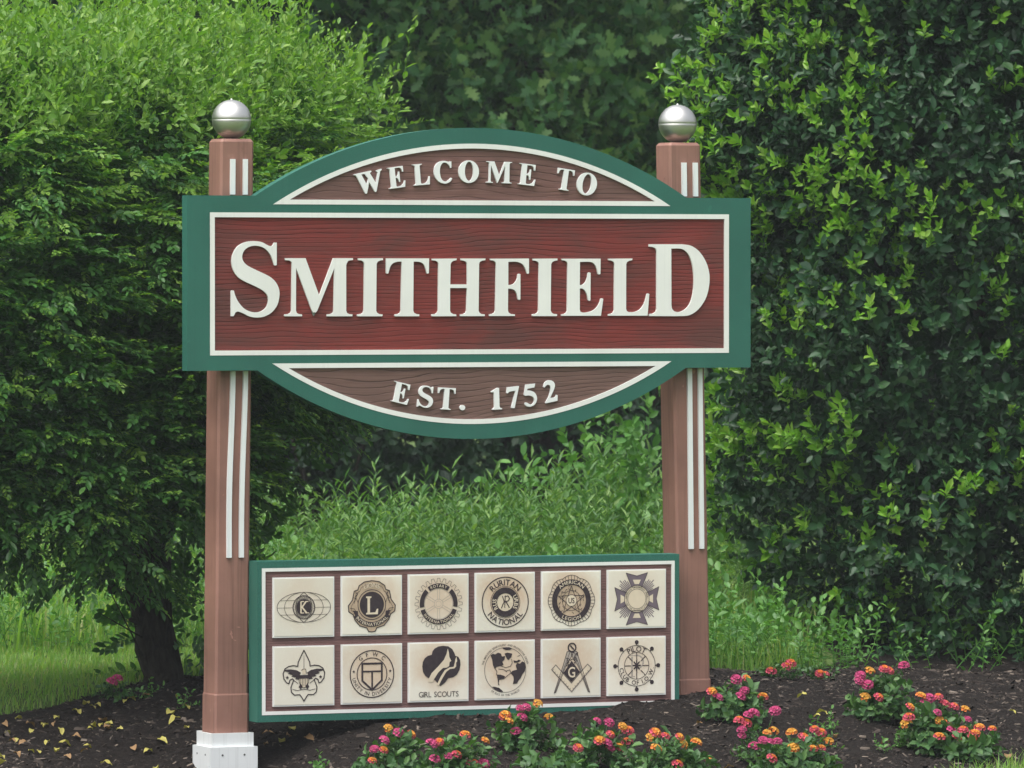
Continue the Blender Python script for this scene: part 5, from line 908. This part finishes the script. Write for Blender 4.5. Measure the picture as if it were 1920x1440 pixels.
FALLEN = [(-1.72,0.70,0),(-1.72,0.59,0),(-1.76,0.52,1),(-1.72,0.51,1),(-1.62,0.70,0),(-1.62,0.85,0),(-1.60,0.77,1),(-1.54,0.78,0),(-1.54,0.75,0),(-1.47,0.82,0),(-1.52,0.63,0),(-1.61,0.53,0),(-1.55,0.49,0),(-1.62,0.40,0),(-1.70,0.38,0),(-1.73,0.38,0),(-1.28,1.00,0),(-1.27,0.95,0),(-1.24,0.97,0),(-1.35,0.92,0),(-1.35,0.70,0),(-1.32,0.70,0),(-1.39,0.64,0),(-1.28,0.71,0),(-1.29,0.77,1),(-1.27,0.62,0),(-1.32,0.64,1),(-1.15,0.45,0),(-1.01,0.75,0),(-1.03,0.63,0),(-0.92,0.80,0),(-1.24,0.37,0),(-1.29,0.39,1),(-1.46,0.25,0),(-1.26,0.21,0),(-1.94,0.14,0),(-1.99,-0.03,0),(-1.47,0.45,0),(-1.01,0.55,0),(-1.02,1.00,1),(-1.08,1.01,0),(-1.11,1.00,0),(-1.48,0.55,1),(-1.85,0.21,1),(-1.51,0.37,1),(-0.90,0.94,0),(-1.70,0.78,1),(-1.51,0.73,1),(-1.62,0.26,1),(-1.30,0.68,0),(-0.66,0.30,0),(-0.69,0.19,0),(-0.77,0.25,1),(-0.73,0.14,1),(-0.76,0.13,0),(-0.81,0.17,1),(-0.68,0.03,1),(1.47,-0.03,0),(1.42,-0.32,0),(1.38,-0.36,0),(2.39,-0.13,0),(1.52,-0.70,1),(1.32,-0.66,1),(0.77,-1.11,1),(0.63,-1.12,1),(0.83,-0.41,1),(1.95,-0.94,1)]
# ---------------------------------------------------------------- weeds, grass, mulch chips
r_ = np.random.default_rng(41)
gl = lambda r: leaf_small(r.uniform(.09, .14), r.uniform(.019, .028), .25)
gw = [sprig(r_, 34, h, gl, 92, 42, stem=.004, start=.15, s0=.9, s1=.75, bend=.06) for h in (.55, .62, .7, .75, .8, .68)]
n = 1700
X = r_.uniform(-.6, 4.3, n); Y = r_.uniform(2.9, 7.6, n)
lat = X-(.35+(Y-2)*.40)                                   # keeps to the open strip between shrub and hedge
ok = (lat > -1.15) & (lat < 1.75+.12*Y) & (vnoise(np.c_[X, Y, X*0], 1.6) > r_.uniform(-1.6, .2, n)); X, Y = X[ok], Y[ok]
hgt = .43+.12*sstep(1.9, 3.7, X)+.12*vnoise(np.c_[X, Y, X*0+3], 1.6)-.22*sstep(4.2, 2.9, Y)
v, f = scatter(gw, np.c_[X, Y, ground_h(X, Y)-.02], UP+r_.normal(0, .10, (len(X), 3)), np.clip(hgt/.7, .3, 1.4)*r_.uniform(.7, 1.22, len(X)), r_)
X = r_.uniform(1., 4.2, 260); Y = r_.uniform(4., 7.8, 260); k = np.abs(X-(.9+(Y-2)*.45)) < 1.3; X, Y = X[k], Y[k]
v2, f2 = scatter(bs_, np.c_[X, Y, ground_h(X, Y)+r_.uniform(.05, .3, len(X))], UP+r_.normal(0, .35, (len(X), 3)), r_.uniform(.5, .85, len(X)), r_)
v = np.r_[v, v2]; f = np.r_[f, f2+len(v)-len(v2)]
tag(obj('weeds', mesh_np('weeds', v, f), M['weed']), 'mass of tall green weeds seen under the sign', 'weeds', kind='stuff')
# low broad weeds beside the right post and on the left bank
X = np.r_[r_.uniform(1.5, 2.45, 420), r_.uniform(2.2, 4.4, 70), r_.uniform(-2.4, 1.4, 1500)]; Y = np.r_[r_.uniform(1.4, 3.4, 420), r_.uniform(1.35, 1.9, 70), r_.uniform(2.9, 7.5, 1500)]
bw = [sprig(r_, 13, h, lambda r: leaf_mid(r.uniform(.028, .05), r.uniform(.012, .022), .2, .15), 85, 40, stem=.002, start=.1, bend=.3) for h in (.16, .24, .30, .2)]
v, f = scatter(bw, np.c_[X, Y, ground_h(X, Y)-.01], UP+r_.normal(0, .3, (len(X), 3)), r_.uniform(.7, 1.5, len(X)), r_)
tag(obj('low_weeds', mesh_np('low_weeds', v, f), M['bush']), 'low broad-leaved weeds in the grass behind the mulch bed', 'weeds', kind='stuff')
def blades(X, Y, H, W_, r, lean=.45):
    n = len(X); Z = ground_h(X, Y)-.01; a = r.uniform(0, 6.28, n); d = np.c_[np.cos(a), np.sin(a), 0*a]; q = np.c_[-np.sin(a), np.cos(a), 0*a]
    b = np.c_[X, Y, Z]; ln = r.uniform(.1, 1, n)*lean
    m = b+UP*(H*.6)[:, None]+d*(H*ln*.35)[:, None]; t_ = b+UP*(H*(1-.25*ln))[:, None]+d*(H*ln)[:, None]; w = (q*W_[:, None])/2
    V = np.stack([b-w, b+w, m+w*.8, m-w*.8, t_], 1).reshape(-1, 3)
    T = (np.array([(0, 1, 2), (0, 2, 3), (3, 2, 4)])[None]+(np.arange(n)*5)[:, None, None]).reshape(-1, 3); return V, T
def lawn(n, x0, x1, y0, y1, h0, h1, w0, w1, cond=None):
    X = r_.uniform(x0, x1, n); Y = r_.uniform(y0, y1, n); d = poly_sd(np.c_[X, Y], BED)+.05*vnoise(np.c_[X, Y, X*0], 5.); k = d < -.01
    if cond is not None: k &= cond(X, Y)
    X, Y = X[k], Y[k]; return X, Y, r_.uniform(h0, h1, len(X)), r_.uniform(w0, w1, len(X))
G = [lawn(30000, -3.2, .4, .6, 3.2, .03, .08, .003, .006), lawn(16000, -2.8, 1.6, 3.0, 8.5, .14, .34, .005, .011), lawn(5000, 1.2, 2.4, 1.3, 3.4, .06, .2, .003, .006), lawn(16000, .8, 5., -2.6, -.95, .06, .13, .003, .006), lawn(5000, -4, .8, -2.6, -1.2, .05, .1, .003, .006), lawn(9000, .3, 4.5, 2.4, 8, .12, .3, .005, .009)]
X, Y, H, W_ = [np.concatenate([g[i] for g in G]) for i in range(4)]
v, f = blades(X, Y, H, W_, r_, .8); tag(obj('grass', mesh_np('grass', v, f), M['grass']), 'rough green grass round the mulch bed', 'grass', kind='stuff')
# bark chips
n = 42000; X = r_.uniform(-2.6, 3.6, n); Y = r_.uniform(-1.75, 1.6, n); Z, d = bed_h(X, Y); k = d > -.02; X, Y, Z = X[k], Y[k], Z[k]; n = len(X)
L = r_.lognormal(-4.3, .55, n).clip(.005, .05); w = L*r_.uniform(.14, .45, n); h = w*r_.uniform(.25, .6, n)
R = frames(UP+r_.normal(0, .35, (n, 3)), r_)
bx_ = np.array([(-.5, -.5, 0), (.5, -.35, 0), (.5, .4, 0), (-.45, .5, 0), (-.4, -.3, 1), (.4, -.2, .8), (.35, .3, .9), (-.4, .25, .7)])
q = np.einsum('kij,knj->kni', R, bx_[None]*np.stack([L, w, h], 1)[:, None, :])+np.c_[X, Y, Z+h*.15][:, None, :]
bf = np.array([(4, 5, 6), (4, 6, 7), (0, 1, 5), (0, 5, 4), (1, 2, 6), (1, 6, 5), (2, 3, 7), (2, 7, 6), (3, 0, 4), (3, 4, 7)])
M['chip'] = leafmat('bark_chip', [(.010, .008, .007), (.020, .015, .013), (.036, .028, .024), (.026, .020, .017), (.050, .040, .034), (.17, .14, .115)], .85, .0, .2)
tag(obj('mulch_chips', mesh_np('mulch_chips', q.reshape(-1, 3), (bf[None]+(np.arange(n)*8)[:, None, None]).reshape(-1, 3)), M['chip']), 'dark shredded bark chips covering the bed', 'mulch', kind='stuff')
# ---------------------------------------------------------------- lantana plants
M['lan_leaf'] = leafmat('lantana_leaf', [(.035, .100, .032), (.052, .130, .040), (.070, .160, .046), (.095, .195, .052)], .5, .22)
def petal(name, c): 
    t = NT(name); gi = t.n('NewGeometry'); t.base(t.ramp(gi.outputs['Random Per Island'], [(0, vary(c, .75)), (.6, c), (1, vary(c, 1.25))]), .55, .2)
    return t.m
M['pink'] = petal('magenta_floret', (.50, .075, .20)); M['rose'] = petal('rose_floret', (.58, .10, .15)); M['orange'] = petal('orange_floret', (.64, .20, .05)); M['yellow'] = petal('yellow_floret', (.68, .37, .07))
def head_mesh(kind, seed):
    """a dome of small five-lobed florets, rim and centre in their own colours"""
    r = np.random.default_rng(seed); mb = MB(); R = .021
    rim, mid, ctr = {'P': (0, 0, 0), 'R': (1, 1, 2), 'O': (1, 2, 3), 'Y': (2, 3, 3)}[kind]
    for ring, (k, el, mi) in enumerate(((11, 12, rim), (9, 42, mid), (5, 70, ctr), (1, 90, ctr))):
        for i in range(k):
            if kind == 'Y' and ring == 0 and r.uniform() < .35: continue
            a = 2*pi*(i+.5*ring)/k+r.uniform(-.15, .15); e = radians(el+r.uniform(-6, 6)); n = np.array([cos(e)*cos(a), cos(e)*sin(a), sin(e)])
            c = n*R*np.array([1, 1, .75]); u = nrm(np.cross(n, [.3, .2, 1.])); w = np.cross(n, u); fr = .0078*r.uniform(.85, 1.15); vs = [tuple(c-n*.003)]; f = []
            for p in range(10): vs.append(tuple(c+(u*cos(p*pi/5)+w*sin(p*pi/5))*fr*(1.0 if p % 2 == 0 else .62)+n*.0012))
            for p in range(10): f.append((0, 1+p, 1+(p+1) % 10))
            mb.add(vs, f, (3 if kind == 'P' and ring == 2 and r.uniform() < .0 else mi))
    me = mb.mesh('flower_head'); [me.materials.append(M[c]) for c in ('pink', 'rose', 'orange', 'yellow')]; return me
HEADS = {k: [head_mesh(k, 50+i*4+j) for j in range(3)] for i, k in enumerate('PROY')}
ll = lambda r: leaf_mid(r.uniform(.036, .055), r.uniform(.024, .034), .3, .18)
ls = [sprig(r_, 8, .10, ll, 80, 40, ranks=4, stem=.0018, start=.1, bend=.3) for _ in range(6)]
LLAB = {'A': 'bushy lantana leftmost in the front row, orange and pink heads', 'B': 'low spreading lantana second from left in front, scattered pink and orange heads', 'N': 'small leafy lantana without open flowers, between two flowering ones', 'C': 'upright lantana against the bottom edge of the emblem board', 'D': 'lantana with many magenta heads in front of the compass tile', 'E': 'lantana with orange and yellow heads below the right end of the emblem board',
 'F': 'lantana at the foot of the right post', 'G': 'narrow lantana with magenta heads beside the widest orange and pink lantana', 'H': 'widest lantana in the right front with orange, yellow and pink heads', 'I': 'tall leafy lantana standing alone behind on the right', 'J': 'lantana with the densest pink and orange heads at far right', 'K': 'low lantana with only small orange heads at far right front',
 'L': 'small lantana with red pink heads behind the right post by the weeds', 'Q': 'tiny lantana with two dull pink heads at the back edge of the bed', 'M': 'small pink flowered lantana near the trunk at left'}
for nm, (x, y), hh, R, heads in LANTANA:
    z = float(bed_h([x], [y])[0][0]); root = empty('lantana_plant', (x, y, z), LLAB[nm], 'flower plant', 'lantanas planted in the mulch bed')
    R *= .86; n = max(14, int(190*R*(hh+R)/(.13*.34)*.5)); u = nrm(r_.normal(size=(n, 3))); u[:, 2] = np.abs(u[:, 2]); rr = r_.uniform(.45, 1, n)**.5
    P = np.c_[x+u[:, 0]*R*rr*.9, y+u[:, 1]*R*rr*.9, z+np.maximum(0, u[:, 2]*hh*.70*rr-.035)]
    ax = u*.7+UP*.5+r_.normal(0, .3, u.shape)
    v, f = scatter(ls, P, ax, r_.uniform(.6, .95, n)*(1 if R > .09 else .6), r_); obj('foliage', mesh_np('foliage', v, f), M['lan_leaf'], root)
    for k, (dx, dy, dz, kd) in enumerate(heads):
        o = link(bpy.data.objects.new('flower_head', random.choice(HEADS[kd]))); o.parent = root
        o.location = (dx, dy-.012, dz-.004); s_ = random.uniform(.82, 1.15); o.scale = (s_, s_, s_)
        o.rotation_euler = (random.uniform(.1, .7), random.uniform(-.45, .45), random.uniform(0, .6))
        mb = MB(); tube(mb, [(x+dx, y+dy, z+dz-.006), (x+dx*.8, y+dy*.7+.01, z+dz-.06), (x+dx*.45, y+dy*.4, z+max(0., dz*.3))], [.0016, .0018, .002], 5); obj('stalk', mb.mesh('stalk'), M['lan_leaf'], root)
# ---------------------------------------------------------------- fallen leaves and seedlings on the mulch
M['fallen'] = leafmat('fallen_yellow_leaf', [(.34, .27, .04), (.42, .36, .06), (.46, .42, .12), (.30, .20, .05)], .6, .15)
M['fallen_tan'] = leafmat('fallen_tan_leaf', [(.20, .10, .04), (.28, .17, .08), (.32, .2, .1)], .7, .1)
def fl_mesh(seed, mat):
    r = np.random.default_rng(seed); L = r.uniform(.034, .05); w = L*r.uniform(.5, .62); V = []; n = 6
    for i in range(n+1):
        t_ = i/n; ww = w/2*sin(pi*min(1, t_*.96+.02))**.7; zc = .012*sin(pi*t_)*r.uniform(.6, 1.2)
        V += [(L*(t_-.5), -ww, zc+.008*r.uniform(0, 1)), (L*(t_-.5), 0, zc), (L*(t_-.5), ww, zc+.008*r.uniform(0, 1))]
    F = []
    for i in range(n): F += [(3*i, 3*i+3, 3*i+4, 3*i+1), (3*i+1, 3*i+4, 3*i+5, 3*i+2)]
    me = mesh_np('fallen_leaf', V, F, True); me.materials.append(mat); return me
FLM = [fl_mesh(70+i, M['fallen']) for i in range(5)]; FLT = [fl_mesh(80+i, M['fallen_tan']) for i in range(3)]
for x, y, tan in FALLEN:
    z = float(bed_h([x], [y])[0][0])
    o = link(bpy.data.objects.new('fallen_leaf', random.choice(FLT if tan else FLM))); o.location = (x, y, z+.006); o.rotation_euler = (random.uniform(-.5, .5), random.uniform(-.5, .5), random.uniform(0, 6.28)); s_ = random.uniform(.75, 1.25); o.scale = (s_, s_, s_)
    where = ('lying on the mulch along the grass edge at far left' if x < -1.15 and y > .75 else 'in the mulch near the left edge of the picture' if x < -1.55 else 'on the bare mulch between the trunk and the left post' if x < -1.05 and y > .3 else 'on the mulch in front, left of the white post foot' if x < -1.05 else
             'on the mulch behind the left post' if x < -.5 and y > .4 else 'on the mulch under the left end of the emblem board' if x < -.3 else 'on the mulch in front of the right post' if x < 1.4 else 'on the mulch among the far right lantanas')
    tag(o, ('tan' if tan else 'yellow')+' fallen leaf '+where, 'leaf', 'fallen leaves on the mulch')
sd = [sprig(r_, 9, .07, lambda r: leaf_mid(r.uniform(.014, .024), r.uniform(.008, .014), .2, .1), 85, 45, stem=.001, start=.1, bend=.4) for _ in range(4)]
SEED = [((-1.02, 1.02), 'pale seedling weed under the left shrub beside the pink flowers'), ((-.92, .82), 'upright seedling weed on the mulch left of the near post'), ((-.78, -.35), 'thin seedling weed just right of the white post foot'), ((1.35, -.55), 'seedling weed between the lantana at the post and the tall one'), ((1.18, -.78), 'spreading seedling weed behind the widest lantana'), ((1.42, -.86), 'larger seedling weed in bare mulch left of the far right lantanas'), ((1.55, -.75), 'seedling weed touching the dense pink lantana'), ((.2, -.72), 'tiny seedling beside the lantana under the emblem board')]
for k, ((x, y), lab) in enumerate(SEED):
    z = float(bed_h([x], [y])[0][0]); n = 7; P = np.c_[x+r_.normal(0, .006, n), y+r_.normal(0, .006, n), np.full(n, z)]
    v, f = scatter(sd, P, UP+r_.normal(0, .8, (n, 3)), r_.uniform(.6, 1.3, n), r_); tag(obj('seedling_weed', mesh_np('seedling_weed', v, f), M['bush']), lab, 'weed', 'seedling weeds in the mulch')
# ---------------------------------------------------------------- thin haze volume, added to veil and lift the dark tones
me = bpy.data.meshes.new('haze'); mb = MB(); box(mb, -34, 40, -36, 44, -1.6, 16); me = mb.mesh('haze')
hm = bpy.data.materials.new('added_haze'); hm.use_nodes = True; hm.node_tree.nodes.clear()
ho = hm.node_tree.nodes.new('ShaderNodeOutputMaterial'); hv = hm.node_tree.nodes.new('ShaderNodeVolumePrincipled')
hv.inputs['Color'].default_value = (.86, .93, 1, 1); hv.inputs['Density'].default_value = .0006; hv.inputs['Anisotropy'].default_value = .0
hm.node_tree.links.new(hv.outputs[0], ho.inputs['Volume'])
tag(obj('haze', me, hm), 'thin haze added to lift the dark tones', 'haze', kind='stuff')
